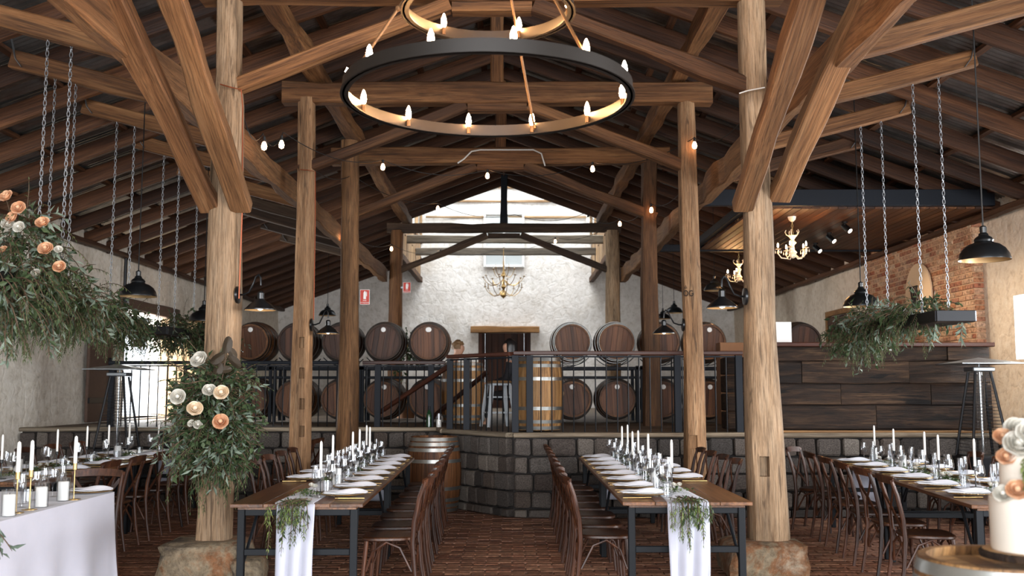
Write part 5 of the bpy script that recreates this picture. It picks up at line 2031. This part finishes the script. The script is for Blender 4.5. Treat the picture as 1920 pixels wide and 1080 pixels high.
ring = []
base = rounded(0.5, 1.47, 0.05)
dense = []
for i in range(len(base)):
    a, b = Vector((*base[i], 0)), Vector((*base[(i + 1) % len(base)], 0))
    n = max(1, int((b - a).length / 0.05))
    for k in range(n):
        dense.append(a.lerp(b, k / n))
m = MB()
nr = len(dense)
cc = Vector((wx - 0.5, wy - 1.47, 0))
for lv in range(16):
    f = lv / 15
    for i, p in enumerate(dense):
        acc = i * 0.05
        fold = (0.012 + 0.035 * f) * math.sin(acc * 9.5 + 1.5 * math.sin(acc * 1.7)) * f + 0.02 * f
        nrm = Vector((p.x / 0.5 if abs(p.x) > 0.44 else 0, p.y / 1.47 if abs(p.y) > 1.4 else 0, 0))
        q = cc + p + (nrm.normalized() * fold if nrm.length > 0 else Vector())
        m.v.append((q.x, q.y, TH + 0.004 - (TH - 0.012) * f))
for lv in range(15):
    for i in range(nr):
        j = (i + 1) % nr
        m.f.append((lv * nr + i, (lv + 1) * nr + i, (lv + 1) * nr + j, lv * nr + j))
m.f.append(tuple(range(nr)))
tag(m.build('tablecloth', 'table_linen', None, True), 'plain white cloth draped to the floor over the left edge table', 'tablecloth')
wlab = 'on the white-clothed table'
for i, (key, px, py) in enumerate((('pillar', 16, 968), ('pillar', 77, 951), ('pillar', 118, 939), ('brass_taper', 55, 956), ('brass_taper', 138, 937), ('brass_taper', 30, 962), ('wine', 35, 946), ('wine', 66, 938), ('flute', 82, 936), ('flute', 116, 930), ('wine', 98, 932), ('tumbler', 50, 944), ('flute', 40, 952), ('tumbler', 128, 929))):
    q = G(px, py, TH + 0.005)
    words_ = {'pillar': 'pillar candle in a glass sleeve', 'brass_taper': 'taper candle on a thin brass stand', 'wine': 'wine glass', 'flute': 'champagne flute', 'tumbler': 'water tumbler'}[key]
    n_ = [k for k in range(14)][i]
    near = ['leftmost', 'middle', 'rightmost', 'second', 'rightmost', 'leftmost', 'leftmost', 'middle', 'middle', 'rightmost', 'rightmost', 'leftmost', 'leftmost', 'rightmost'][i]
    if key == 'brass_taper':
        near = {55: 'middle', 138: 'rightmost', 30: 'leftmost'}[px]
    place(key, (q.x, q.y, TH + 0.006), 0, '%s %s %s' % (near, words_, wlab))
q = G(172, 925, TH)
place('plate', (q.x, q.y - 0.03, TH + 0.006), 0, 'charger plate at the far end of the white-clothed table')
place('napkin', (q.x, q.y - 0.03, TH + 0.006), 0.3, 'crumpled napkin on the plate at the far end of the white-clothed table')

# ------------------------------------------------------------------ foliage and flowers
RF = random.Random(77)


def leafq(m, b, d, n, L, W, bend=0.15):
    d = d.normalized()
    s = d.cross(n)
    if s.length < 1e-4:
        s = d.cross(Vector((0.3, 0.5, 0.8)))
    s.normalize()
    u = s.cross(d)
    o = len(m.v)
    m.v += [tuple(b), tuple(b + d * L * 0.45 + s * W / 2 + u * L * bend * 0.5), tuple(b + d * L - u * L * bend), tuple(b + d * L * 0.45 - s * W / 2 + u * L * bend * 0.5)]
    m.f.append((o, o + 1, o + 2, o + 3))


def rv():
    return Vector((RF.gauss(0, 1), RF.gauss(0, 1), RF.gauss(0, 1))).normalized()


def stem_path(p, d, L, droop, n=7):
    pts = [Vector(p)]
    v = Vector(d).normalized()
    for i in range(n):
        v = (v + Vector((0, 0, -droop)) + rv() * 0.08).normalized()
        pts.append(pts[-1] + v * L / n)
    return pts


def frond(m, tw, p, d, L, droop, nl, ll, lw):
    """fine pinnate frond: pairs of narrow leaflets"""
    pts = stem_path(p, d, L, droop)
    if tw is not None:
        tw.tube(pts, [0.003] * (len(pts) - 1) + [0.001], 3, False)
    for k in range(nl):
        f = 0.12 + 0.88 * k / nl
        i = min(int(f * (len(pts) - 1)), len(pts) - 2)
        a = pts[i].lerp(pts[i + 1], f * (len(pts) - 1) - i)
        t = (pts[i + 1] - pts[i]).normalized()
        sd = t.cross(Vector((RF.gauss(0, .3), RF.gauss(0, .3), 1))).normalized()
        s = 1 - 0.55 * f
        for sg in (-1, 1):
            leafq(m, a, t * 0.75 + sd * sg + Vector((0, 0, -0.25)), Vector((0, 0, 1)) + rv() * 0.3, ll * (0.6 + 0.6 * s), lw)
    leafq(m, pts[-1], pts[-1] - pts[-2], Vector((0, 0, 1)), ll * 0.7, lw)


def branch(m, tw, p, d, L, droop, nl, ll, lw):
    """eucalypt-like branch: single larger leaves hanging alternately"""
    pts = stem_path(p, d, L, droop)
    if tw is not None:
        tw.tube(pts, [0.004] * (len(pts) - 1) + [0.0015], 3, False)
    for k in range(nl):
        f = 0.15 + 0.85 * (k + RF.random() * 0.5) / nl
        i = min(int(f * (len(pts) - 1)), len(pts) - 2)
        a = pts[i].lerp(pts[i + 1], min(1, f * (len(pts) - 1) - i))
        t = (pts[i + 1] - pts[i]).normalized()
        leafq(m, a, t * 0.5 + rv() * 0.8 + Vector((0, 0, -0.35)), rv(), ll * RF.uniform(0.7, 1.2), lw * RF.uniform(0.8, 1.2), RF.uniform(0.02, 0.2))


def greenery(parent, blobs, fine, broad, dark, tips=0.22, droop=0.22, scale=1.0):
    """three kinds of leaf gathered into three uncountable masses"""
    mf, mb_, md, tw = MB(), MB(), MB(), MB()
    tot = sum(b[1][0] * b[1][1] + b[1][1] * b[1][2] + b[1][0] * b[1][2] for b in blobs)
    for c, r in blobs:
        c = Vector(c)
        share = (r[0] * r[1] + r[1] * r[2] + r[0] * r[2]) / tot
        for kind, n in (('f', fine), ('b', broad), ('d', dark)):
            for _ in range(int(n * share)):
                v = rv()
                k = RF.random() ** 0.45 * 0.85
                p = c + Vector((v.x * r[0] * k, v.y * r[1] * k, v.z * r[2] * k))
                d = Vector((v.x, v.y, v.z * 0.6 + 0.1)) + rv() * 0.5
                if kind == 'f':
                    frond(mf, tw, p, d, RF.uniform(0.7, 1.3) * tips * scale, droop, 9, 0.042 * scale, 0.0085 * scale)
                elif kind == 'b':
                    branch(mb_, tw, p, d, RF.uniform(0.7, 1.2) * tips * scale, droop * 0.8, 7, 0.085 * scale, 0.026 * scale)
                else:
                    branch(md, tw, p, d, RF.uniform(0.5, 1.0) * tips * scale, droop * 0.7, 7, 0.068 * scale, 0.032 * scale)
    for nm, m, mt in (('fine_foliage', mf, 'fern_leaf'), ('eucalyptus_foliage', mb_, 'eucalypt_leaf'), ('leafy_foliage', md, 'dark_leaf'), ('twigs', tw, 'twig')):
        if m.v:
            o = m.build(nm, mt, parent, M=Matrix())
            o['kind'] = 'stuff'


def trailing(parent, starts, n, L, mat='fern_leaf', broad=False, scale=1.0):
    m, tw = MB(), MB()
    for s in starts:
        for _ in range(n):
            p = Vector(s) + Vector((RF.gauss(0, 0.05), RF.gauss(0, 0.05), RF.gauss(0, 0.03)))
            d = Vector((RF.gauss(0, 0.5), RF.gauss(-0.2, 0.5), -0.3))
            (branch if broad else frond)(m, tw, p, d, L * RF.uniform(0.6, 1.15), 0.5, 10 if broad else 16, (0.085 if broad else 0.045) * scale, (0.022 if broad else 0.008) * scale)
    o = m.build('trailing_foliage', mat, parent, M=Matrix())
    o['kind'] = 'stuff'
    o = tw.build('trailing_stems', 'twig', parent, M=Matrix())
    o['kind'] = 'stuff'


def rose_mesh(mat, seed):
    rr = random.Random(seed)
    m = MB()
    for ring, (n, r, h, op) in enumerate(((3, 0.34, 1.0, 0.0), (4, 0.54, 0.98, 0.02), (5, 0.74, 0.9, 0.1), (6, 0.92, 0.74, 0.3))):
        for k in range(n):
            a = 2 * PI * (k + 0.37 * ring + rr.uniform(-.08, .08)) / n
            w_ = 2 * PI / n * 0.72

            def fn(u, v, a=a, w_=w_, r=r, h=h, op=op):
                aa = a + (u - 0.5) * 2 * w_ * (0.55 + 0.45 * math.sin(PI * min(v + 0.15, 1) * 0.8))
                rad = r * (0.35 + 0.65 * math.sin(v * PI / 2)) + op * 0.3 * v * v
                edge = 1 - 0.22 * (2 * u - 1) ** 2 * v
                z = h * v * edge - 0.16 * op * v ** 4 * 2
                return (rad * math.cos(aa), rad * math.sin(aa), z)
            m.grid(fn, 5, 5)
    m.lathe([(0.001, 0.0), (0.3, 0.1), (0.26, 0.86), (0.16, 0.97), (0.001, 1.0)], 8)
    return m.mesh('rose', mat, 'full')


ROSE = {k: [rose_mesh(k, s) for s in (1, 2, 3)] for k in ('rose_peach', 'rose_cream', 'petal_white')}


def rose(parent, p, r, kind, look=None):
    """bloom at p turned towards the room (or look)"""
    d = Vector(look) if look else Vector((RF.uniform(-.4, .4), -1, RF.uniform(0.1, 0.7)))
    q = d.to_track_quat('Z', 'Y').to_matrix().to_4x4()
    return put('rose', RF.choice(ROSE[kind]), parent, Matrix.Translation(p) @ q @ Matrix.Rotation(RF.random() * 6, 4, 'Z') @ Matrix.Scale(r, 4))


def chain_to(parent, a, b):
    a, b = Vector(a), Vector(b)
    M, L = frame(a, b, (0, 1, 0))
    m = MB()
    n = int(L / 0.04)
    for k in range(n):
        c = (k + 0.5) * L / n
        ring = []
        for i in range(9):
            x = 2 * PI * i / 8
            y = 0.012 * math.sin(x)
            ring.append((c + 0.027 * math.cos(x), y if k % 2 else 0, 0 if k % 2 else y))
        m.tube(ring, 0.0034, 4, False)
    m.build('chain', 'chain_steel', parent, M=M)


def tie_z(x):
    return 4.2 + (abs(x) - 2.7) / 1.92 * 0.52


def planter(label, x0, x1, y0, y1, z, chains):
    t = thing('hanging_planter', label, 'planter', ((x0 + x1) / 2, (y0 + y1) / 2, z), 0, 'hanging boards of greenery')
    MB().box(((x0 + x1) / 2, (y0 + y1) / 2, z), (x1 - x0, y1 - y0, 0.05), None, 0.006).build('board', 'bar_wood', t, M=Matrix())
    m = MB()
    for x in (x0, x1):
        m.box((x, (y0 + y1) / 2, z + 0.03), (0.025, y1 - y0, 0.1), None, 0.004)
    for y in (y0, y1):
        m.box(((x0 + x1) / 2, y, z + 0.03), (x1 - x0, 0.025, 0.1), None, 0.004)
    m.build('rim', 'black_metal', t, M=Matrix())
    for x, y in chains:
        chain_to(t, (x, y, z + 0.03), (x, y, tie_z(x) - 0.06))
    return t


# right aisle planter
zb = P(1800, 600, 9.0).z
t = planter('hanging board of greenery on chains in front of the brick wall', 3.98, 4.33, 8.9, 11.2, zb, [(4.02, 9.3), (4.27, 9.3), (4.08, 10.9), (4.31, 10.9)])
greenery(t, [((4.1, 9.6, zb + 0.13), (0.22, 0.5, 0.13)), ((4.05, 10.4, zb + 0.1), (0.3, 0.6, 0.16)), ((3.95, 10.9, zb - 0.02), (0.28, 0.5, 0.22))], 240, 40, 200, 0.24, 0.22)
trailing(t, [(4.0, 9.3, zb), (3.95, 9.8, zb), (3.9, 10.4, zb - 0.1), (3.9, 10.9, zb - 0.1)], 3, 0.36)
trailing(t, [(4.25, 8.95, zb), (4.1, 9.1, zb)], 2, 0.28, 'eucalypt_leaf', True)

# left planters: rose-decked nearest one, two green ones behind
zb0 = P(70, 545, 7.2).z
t = planter('nearest hanging board on the left, full of greenery and peach roses', -3.62, -3.25, 5.6, 7.85, zb0, [(-3.52, 7.7), (-3.33, 7.7)])
m = P(45, 520, 7.1)
greenery(t, [(P(95, 545, 7.5), (0.3, 0.35, 0.24)), (P(35, 500, 7.1), (0.34, 0.45, 0.34)), (P(10, 540, 6.7), (0.3, 0.5, 0.3)), (P(40, 440, 7.2), (0.2, 0.3, 0.16)), (P(150, 575, 7.8), (0.16, 0.3, 0.2))], 430, 90, 230, 0.26, 0.25)
trailing(t, [P(20, 590, 6.9), P(60, 600, 7.1), P(110, 600, 7.4), P(150, 595, 7.7)], 4, 0.3)
trailing(t, [P(12, 555, 6.7), P(25, 590, 6.8), P(95, 590, 7.2)], 3, 0.34, 'eucalypt_leaf', True)
for px, py, k, r in ((15, 372, 'rose_peach', 0.05), (37, 393, 'rose_peach', 0.05), (26, 411, 'rose_peach', 0.048), (81, 421, 'rose_peach', 0.048), (87, 470, 'rose_peach', 0.052), (113, 503, 'rose_peach', 0.045), (15, 424, 'petal_white', 0.045), (38, 428, 'petal_white', 0.042), (68, 515, 'petal_white', 0.035), (8, 470, 'rose_peach', 0.03), (110, 470, 'petal_white', 0.03)):
    rose(t, P(px, py, 6.78), r, k)
zb1 = P(200, 605, 10.2).z
t = planter('middle hanging board of dark greenery on the left, beside the pendant lamp', -4.3, -3.95, 9.0, 11.2, zb1, [(-4.2, 9.3), (-4.0, 9.3), (-4.24, 10.9), (-4.04, 10.9)])
greenery(t, [((-4.12, 9.6, zb1 + 0.1), (0.24, 0.5, 0.16)), ((-4.1, 10.4, zb1 + 0.1), (0.28, 0.6, 0.18)), ((-4.05, 10.9, zb1), (0.22, 0.4, 0.2))], 260, 30, 200, 0.26)
trailing(t, [(-4.0, 9.6, zb1), (-4.0, 10.2, zb1), (-3.95, 10.8, zb1)], 4, 0.36)
zb2 = P(330, 632, 13.2).z
t = planter('farthest hanging board of greenery on the left, before the doorway', -4.45, -4.05, 12.2, 14.4, zb2, [(-4.27, 12.5), (-4.07, 12.5), (-4.34, 14.1), (-4.15, 14.1)])
greenery(t, [((-4.3, 12.7, zb2 + 0.08), (0.32, 0.5, 0.2)), ((-4.2, 13.6, zb2 + 0.1), (0.38, 0.7, 0.22)), ((-4.05, 14.1, zb2), (0.3, 0.4, 0.22))], 260, 30, 260, 0.28)
trailing(t, [(-4.3, 12.6, zb2), (-4.15, 13.2, zb2), (-4.0, 13.8, zb2)], 5, 0.4)

# arrangement tied to the left front post
q = P(402, 775, 8.42)
t = thing('post_flowers', 'tall spray of greenery and cream roses tied to the left front post', 'flowers', q)
greenery(t, [(P(400, 730, 8.4), (0.27, 0.15, 0.2)), (P(398, 800, 8.36), (0.3, 0.17, 0.24)), (P(402, 850, 8.38), (0.24, 0.14, 0.16))], 230, 70, 400, 0.25, 0.1)
trailing(t, [P(370, 860, 8.35), P(400, 870, 8.33), P(430, 860, 8.36), P(452, 850, 8.38), P(360, 840, 8.4)], 4, 0.4)
trailing(t, [P(330, 790, 8.35), P(315, 800, 8.35), P(345, 820, 8.33), P(400, 850, 8.25)], 3, 0.34, 'eucalypt_leaf', True)
trailing(t, [P(440, 770, 8.35), P(455, 790, 8.35)], 2, 0.3, 'eucalypt_leaf', True)
for px, py, k, r in ((377, 678, 'petal_white', 0.058), (393, 735, 'petal_white', 0.045), (416, 739, 'rose_cream', 0.05), (336, 746, 'petal_white', 0.052), (365, 770, 'rose_cream', 0.052), (415, 793, 'rose_peach', 0.052), (371, 798, 'petal_white', 0.03), (360, 795, 'petal_white', 0.025)):
    rose(t, P(px, py, 8.06), r * 1.25, k)
lm = MB()
for j in range(2):
    pass
for px, py, rr, a in ((426, 647, 0.075, 0.2), (408, 672, 0.07, 1.0), (436, 663, 0.055, -0.5), (440, 679, 0.07, -0.9), (408, 694, 0.075, 0.3), (424, 693, 0.05, 1.4)):
    m = MB()
    vs = [(0.62 * rr * math.cos(2 * PI * k / 12), 0.006 * math.cos(4 * PI * k / 12), rr * math.sin(2 * PI * k / 12)) for k in range(12)]
    m.add([(0, -0.008, 0)] + vs + [(x, y + 0.003, z) for x, y, z in vs], [(0, k + 1, (k + 1) % 12 + 1) for k in range(12)] + [tuple(13 + k for k in range(12))])
    m.build('leaf', 'bronze_leaf', t, M=Matrix.Translation(P(px, py, 8.25)) @ Matrix.Rotation(a, 4, 'Y') @ Matrix.Rotation(RF.uniform(-.5, .5), 4, 'Z'))
MB().tube([P(412, 740, 8.3), P(418, 700, 8.28), P(424, 668, 8.27), P(426, 648, 8.27)], 0.005, 5).build('stem', 'twig', t, M=Matrix())


# sprigs along the tables and over the runner ends
def sprig(label, p, n, L, mats=('dark_leaf', 'bright_leaf'), flowers=2, flat=True):
    t = thing('leaf_sprig', label, 'greenery', p, 0, 'greenery along the tables')
    for q, mt in enumerate(mats):
        m, tw = MB(), MB()
        for _ in range(n):
            a = RF.uniform(0, 2 * PI)
            d = Vector((math.cos(a) * 0.6, math.sin(a), RF.uniform(0.05, 0.45)))
            s = Vector(p) + Vector((RF.gauss(0, .03), RF.gauss(0, .08), 0.02))
            (branch if q == 0 else frond)(m, tw, s, d, L * RF.uniform(0.6, 1.1), 0.12, 6, 0.05 if q == 0 else 0.03, 0.018 if q == 0 else 0.008)
        zmin = p[2] + 0.002
        m.v = [(x, y, max(z, zmin)) for x, y, z in m.v]
        o = m.build('leaves', mt, t, M=Matrix())
        o['kind'] = 'stuff'
    for k in range(flowers):
        rose(t, Vector(p) + Vector((RF.uniform(-.06, .06), RF.uniform(-.12, .12), 0.05)), 0.022, 'petal_white', (RF.uniform(-.3, .3), -0.6, 1))
    return t


for row, ts, nm in ((LT, (0.55, 1.6, 2.65, 3.5, 4.2), 'left centre table'), (RT, (0.6, 1.5, 2.2, 3.4, 4.2), 'right centre table'), (RA, (0.8, 1.65, 2.3, 3.0, 3.8), 'right aisle table'), (LA, (0.5, 1.1, 1.6, 2.4, 3.3), 'left aisle table')):
    for k, tt in enumerate(ts):
        p = row.at(RF.uniform(-.04, .04), tt, TH + 0.012)
        sprig('%s tuft of greenery and white blooms along the %s' % (ORD[k], nm), p, 9, 0.17)
for row, px, py, lab in ((LT, 552, 925, 'trailing greenery spilling over the runner end of the left centre table'), (RT, 1278, 925, 'trailing greenery spilling over the runner end of the right centre table')):
    p = row.at(0.0, 0.06, TH + 0.02)
    t = thing('leaf_sprig', lab, 'greenery', p, 0, 'greenery along the tables')
    for mt, br, n in (('bright_leaf', False, 8), ('dark_leaf', True, 6), ('fern_leaf', False, 6)):
        m, tw = MB(), MB()
        for _ in range(n):
            s = row.at(RF.gauss(0, .05), RF.uniform(-.02, .16), TH + 0.03)
            for _r in range(1):
                v = row.at(RF.gauss(0, .055), -0.075, TH - 0.02)
                d = (v - s) + Vector((RF.gauss(0, .06), 0, 0.03))
                mid = s + d
                m_ = [s, mid]
                (branch if br else frond)(m, tw, s, d, (v - s).length + 0.02, 0.0, 5, 0.055 if br else 0.04, 0.018 if br else 0.009)
                (branch if br else frond)(m, tw, mid + Vector((0, -0.02, 0)), Vector((RF.gauss(0, .16), -0.12, -1)), RF.uniform(0.1, 0.36) * (0.7 if br else 1), 0.2, 8 if br else 13, 0.055 if br else 0.04, 0.018 if br else 0.008)
        o = m.build('leaves', mt, t, M=Matrix())
        o['kind'] = 'stuff'
        o = tw.build('stems', 'twig', t, M=Matrix())
        o['kind'] = 'stuff'
p = G(2, 985, TH)
t = thing('leaf_sprig', 'eucalyptus sprig hanging off the white-clothed table at the lower left edge', 'greenery', (p.x, p.y, TH))
m, tw = MB(), MB()
for k in range(5):
    branch(m, tw, P(-12, 985, 6.0), Vector((0.5, -0.3, -0.4 - 0.2 * k)), 0.2, 0.1, 5, 0.075, 0.04)
m.build('leaves', 'eucalypt_leaf', t, M=Matrix())
tw.build('stems', 'twig', t, M=Matrix())
# indoor plant behind the barrels left of the back door
q = P(762, 640, 18.5)
t = thing('potted_plant', 'leafy pot plant behind the two barrels left of the back door', 'plant', (q.x, 18.5, PLAT))
MB().lathe([(0.001, 0), (0.16, 0), (0.2, 0.4), (0.18, 0.4), (0.001, 0.36)], 18).build('pot', 'cardboard', t, True)
MB().tube([(0, 0, 0.35), (0.02, 0, 0.9), (0, 0.02, 1.3)], 0.02, 6).build('stem', 'twig', t)
greenery(t, [((q.x, 18.5, PLAT + 1.25), (0.2, 0.2, 0.3))], 0, 0, 60, 0.3, 0.05, 1.5)

# ------------------------------------------------------------------ wedding cake on the foreground barrel
cx = P(1938, 1050, 3.72).x
cy, cz = 3.72, 0.945
sl = thing('wood_slab', 'round wooden slab under the wedding cake', 'board', (cx, cy, cz))
MB().lathe([(0.001, 0), (0.165, 0), (0.175, 0.012), (0.17, 0.03), (0.001, 0.03)], 40).build('slice', 'slab_wood', sl, True)
MB().lathe([(0.168, 0.001), (0.181, 0.004), (0.183, 0.02), (0.172, 0.03)], 40).build('bark', 'bar_wood', sl, True)
ck = thing('wedding_cake', 'blurred two-tier white wedding cake with flowers at the right edge', 'cake', (cx, cy, cz + 0.031))
MB().lathe([(0.001, 0), (0.138, 0), (0.14, 0.006), (0.14, 0.19), (0.134, 0.197), (0.001, 0.197)], 40).build('lower_tier', 'cream_icing', ck, True)
MB().lathe([(0.001, 0.197), (0.1, 0.197), (0.1, 0.35), (0.095, 0.356), (0.001, 0.356)], 36).build('upper_tier', 'cream_icing', ck, True)
for dx, dy, dz, r, k in ((-0.06, -0.05, 0.37, 0.055, 'petal_white'), (-0.095, -0.03, 0.33, 0.035, 'rose_peach'), (-0.02, -0.06, 0.4, 0.06, 'petal_white'), (0.05, -0.04, 0.38, 0.055, 'rose_cream'), (-0.02, 0.03, 0.41, 0.06, 'petal_white'), (-0.09, -0.09, 0.215, 0.04, 'rose_peach'), (-0.125, -0.06, 0.2, 0.035, 'petal_white'), (-0.04, -0.12, 0.215, 0.03, 'rose_cream'), (-0.08, 0.02, 0.4, 0.035, 'rose_peach')):
    rose(ck, Vector((cx + dx, cy + dy, cz + 0.031 + dz)), r, k, (dx * 6, -1, 0.8))
m, tw = MB(), MB()
for k in range(14):
    frond(m, tw, Vector((cx - 0.05 + RF.gauss(0, .03), cy - 0.08, cz + 0.36 + RF.gauss(0, .02))), Vector((RF.gauss(0, .4), -0.6, -0.2)), 0.14, 0.35, 8, 0.03, 0.009)
o = m.build('greenery', 'bright_leaf', ck, M=Matrix())
o['kind'] = 'stuff'


# ------------------------------------------------------------------ two people seated behind the railing
def skin_figure(name, verts, edges, radii, mat, parent, sub=2):
    me = bpy.data.meshes.new(name)
    me.from_pydata(verts, edges, [])
    o = put(name, me, parent)
    me.materials.append(MATS[mat])
    md = o.modifiers.new('skin', 'SKIN')
    me.skin_vertices[0].data[0].use_root = True
    for i, r in enumerate(radii):
        me.skin_vertices[0].data[i].radius = r if isinstance(r, tuple) else (r, r)
    md.use_smooth_shade = True
    s = o.modifiers.new('sub', 'SUBSURF')
    s.levels = s.render_levels = sub
    return o


def person(label, loc, rz, hair, top, long_hair, lean):
    """seated on a high stool, facing local +y"""
    t = thing('person', label, 'person', loc, rz)
    H = 0.66
    b = lean
    V = [(0, 0, H + 0.06), (0, b * 0.25, H + 0.25), (0, b * 0.6, H + 0.45), (0, b, H + 0.58), (0, b * 1.25, H + 0.65), (0, b * 1.5 + 0.022, H + 0.725), (0, b * 1.55 + 0.012, H + 0.79), (0, b * 1.58 + 0.005, H + 0.86)]
    E = [(i, i + 1) for i in range(7)]
    Rr = [0.13, (0.13, 0.1), (0.15, 0.1), (0.075, 0.075), 0.055, (0.078, 0.085), (0.1, 0.118), (0.075, 0.09)]
    hips, fronts = [], []
    for sx in (-1, 1):
        i = len(V)
        V += [(sx * 0.17, b * 0.85, H + 0.5), (sx * 0.21, b * 0.7 + 0.08, H + 0.28), (sx * 0.15, b * 0.7 + 0.28, H + 0.22), (sx * 0.12, b * 0.7 + 0.36, H + 0.22)]
        E += [(2, i), (i, i + 1), (i + 1, i + 2), (i + 2, i + 3)]
        Rr += [0.055, 0.042, 0.032, 0.026]
        for f in range(5):
            j = len(V)
            fx = sx * (0.12 - 0.03 + 0.015 * f) if f else sx * 0.09
            V += [(fx, b * 0.7 + (0.4 if f else 0.36), H + 0.215), (fx, b * 0.7 + (0.44 if f else 0.39), H + 0.2)]
            E += [(i + 3, j), (j, j + 1)]
            Rr += [0.0095, 0.008]
        k = len(V)
        V += [(sx * 0.1, 0.02, H + 0.02), (sx * 0.12, 0.4, H + 0.02), (sx * 0.12, 0.38, H - 0.4), (sx * 0.12, 0.5, H - 0.45)]
        E += [(0, k), (k, k + 1), (k + 1, k + 2), (k + 2, k + 3)]
        Rr += [0.085, 0.06, 0.04, 0.035]
    skin_figure('body', V, E, Rr, 'skin', t)
    # clothes: the same limbs, a little fuller, ending at neck, wrists and ankles
    keep = [0, 1, 2, 3]
    V2, E2, R2 = [V[0], V[1], V[2], (0, b * 0.95, H + 0.56)], [(0, 1), (1, 2), (2, 3)], [0.145, (0.145, 0.115), (0.165, 0.115), 0.075]
    for sx in (-1, 1):
        i = len(V2)
        V2 += [(sx * 0.17, b * 0.85, H + 0.5), (sx * 0.21, b * 0.7 + 0.08, H + 0.28), (sx * 0.155, b * 0.7 + 0.27, H + 0.22)]
        E2 += [(2, i), (i, i + 1), (i + 1, i + 2)]
        R2 += [0.066, 0.054, 0.044]
        k = len(V2)
        V2 += [(sx * 0.1, 0.02, H + 0.02), (sx * 0.12, 0.4, H + 0.02), (sx * 0.12, 0.38, H - 0.36)]
        E2 += [(0, k), (k, k + 1), (k + 1, k + 2)]
        R2 += [0.095, 0.07, 0.05]
    skin_figure('clothes', V2, E2, R2, top, t)
    hc = Vector((0, b * 1.55 + 0.012, H + 0.79))
    m = MB()

    def cap(u, v):
        a = u * 2 * PI
        th = v * (2.05 if long_hair else 1.75)
        r = 0.118 + (0.03 if not long_hair else 0.01) * noise.noise((math.cos(a) * 3, math.sin(a) * 3, v * 7))
        x, y, z = r * math.sin(th) * math.cos(a) * 0.86, r * math.sin(th) * math.sin(a), r * math.cos(th) * 1.12
        if y > 0.045 and z < 0.055:
            y = 0.045 + (y - 0.045) * 0.1
        if long_hair and y < 0.03 and v > 0.75:
            z -= (v - 0.75) * 0.9
            y *= 1.0
        return hc + Vector((x, y - 0.012, z + 0.005))
    m.grid(cap, 28, 14).build('hair', hair, t, 'full')
    MB().lathe([(0.001, -0.012), (0.012, -0.01), (0.008, 0.012), (0.001, 0.03)], 8, T(0, hc.y + 0.088, hc.z - 0.015)).build('nose', 'skin', t, True)
    for sx in (-1, 1):
        MB().lathe([(0.001, -0.009), (0.008, -0.005), (0.009, 0), (0.008, 0.005), (0.001, 0.009)], 8, T(sx * 0.03, hc.y + 0.077, hc.z + 0.012)).build('eye', 'eye_white', t, True)
        MB().lathe([(0.001, -0.03), (0.014, -0.02), (0.018, 0.008), (0.012, 0.026), (0.001, 0.03)], 8, T(sx * 0.078, hc.y + 0.002, hc.z) @ Matrix.Diagonal((0.5, 1, 1, 1))).build('ear', 'skin', t, True)
    MB().tube([(-0.024, hc.y + 0.07, hc.z - 0.05), (0, hc.y + 0.08, hc.z - 0.049), (0.024, hc.y + 0.07, hc.z - 0.05)], [0.003, 0.006, 0.003], 6).build('mouth', 'lip', t, True)
    return t


def seat_for(label, x, y):
    s = thing('wooden_stool', label, 'stool', (x, y, PLAT), 0, 'stools under the seated people')
    MB().lathe([(0.001, 0.6), (0.17, 0.6), (0.17, 0.625), (0.001, 0.63)], 20).build('seat', 'seat_wood', s, True)
    for k in range(4):
        a = PI / 4 + k * PI / 2
        MB().tube([(0.19 * math.cos(a), 0.19 * math.sin(a), 0), (0.12 * math.cos(a), 0.12 * math.sin(a), 0.6)], 0.015, 6).build('leg', 'black_metal', s)


q = P(957, 652, 16.0)
person('person with long black hair in dark clothes seated behind the railing', (q.x + 0.02, 16.0, q.z - 1.44), PI / 2, 'hair_black', 'cloth_black', True, 0.02)
seat_for('dark stool under the person with long black hair', q.x + 0.02, 16.0)
q = P(852, 655, 17.4)
person('person with tousled fair hair in grey, leaning forward beside the barrels', (q.x - 0.12, 17.4, q.z - 1.43), -PI / 2, 'hair_blond', 'cloth_grey', False, 0.12)
seat_for('dark stool under the person with fair hair', q.x - 0.12, 17.4)
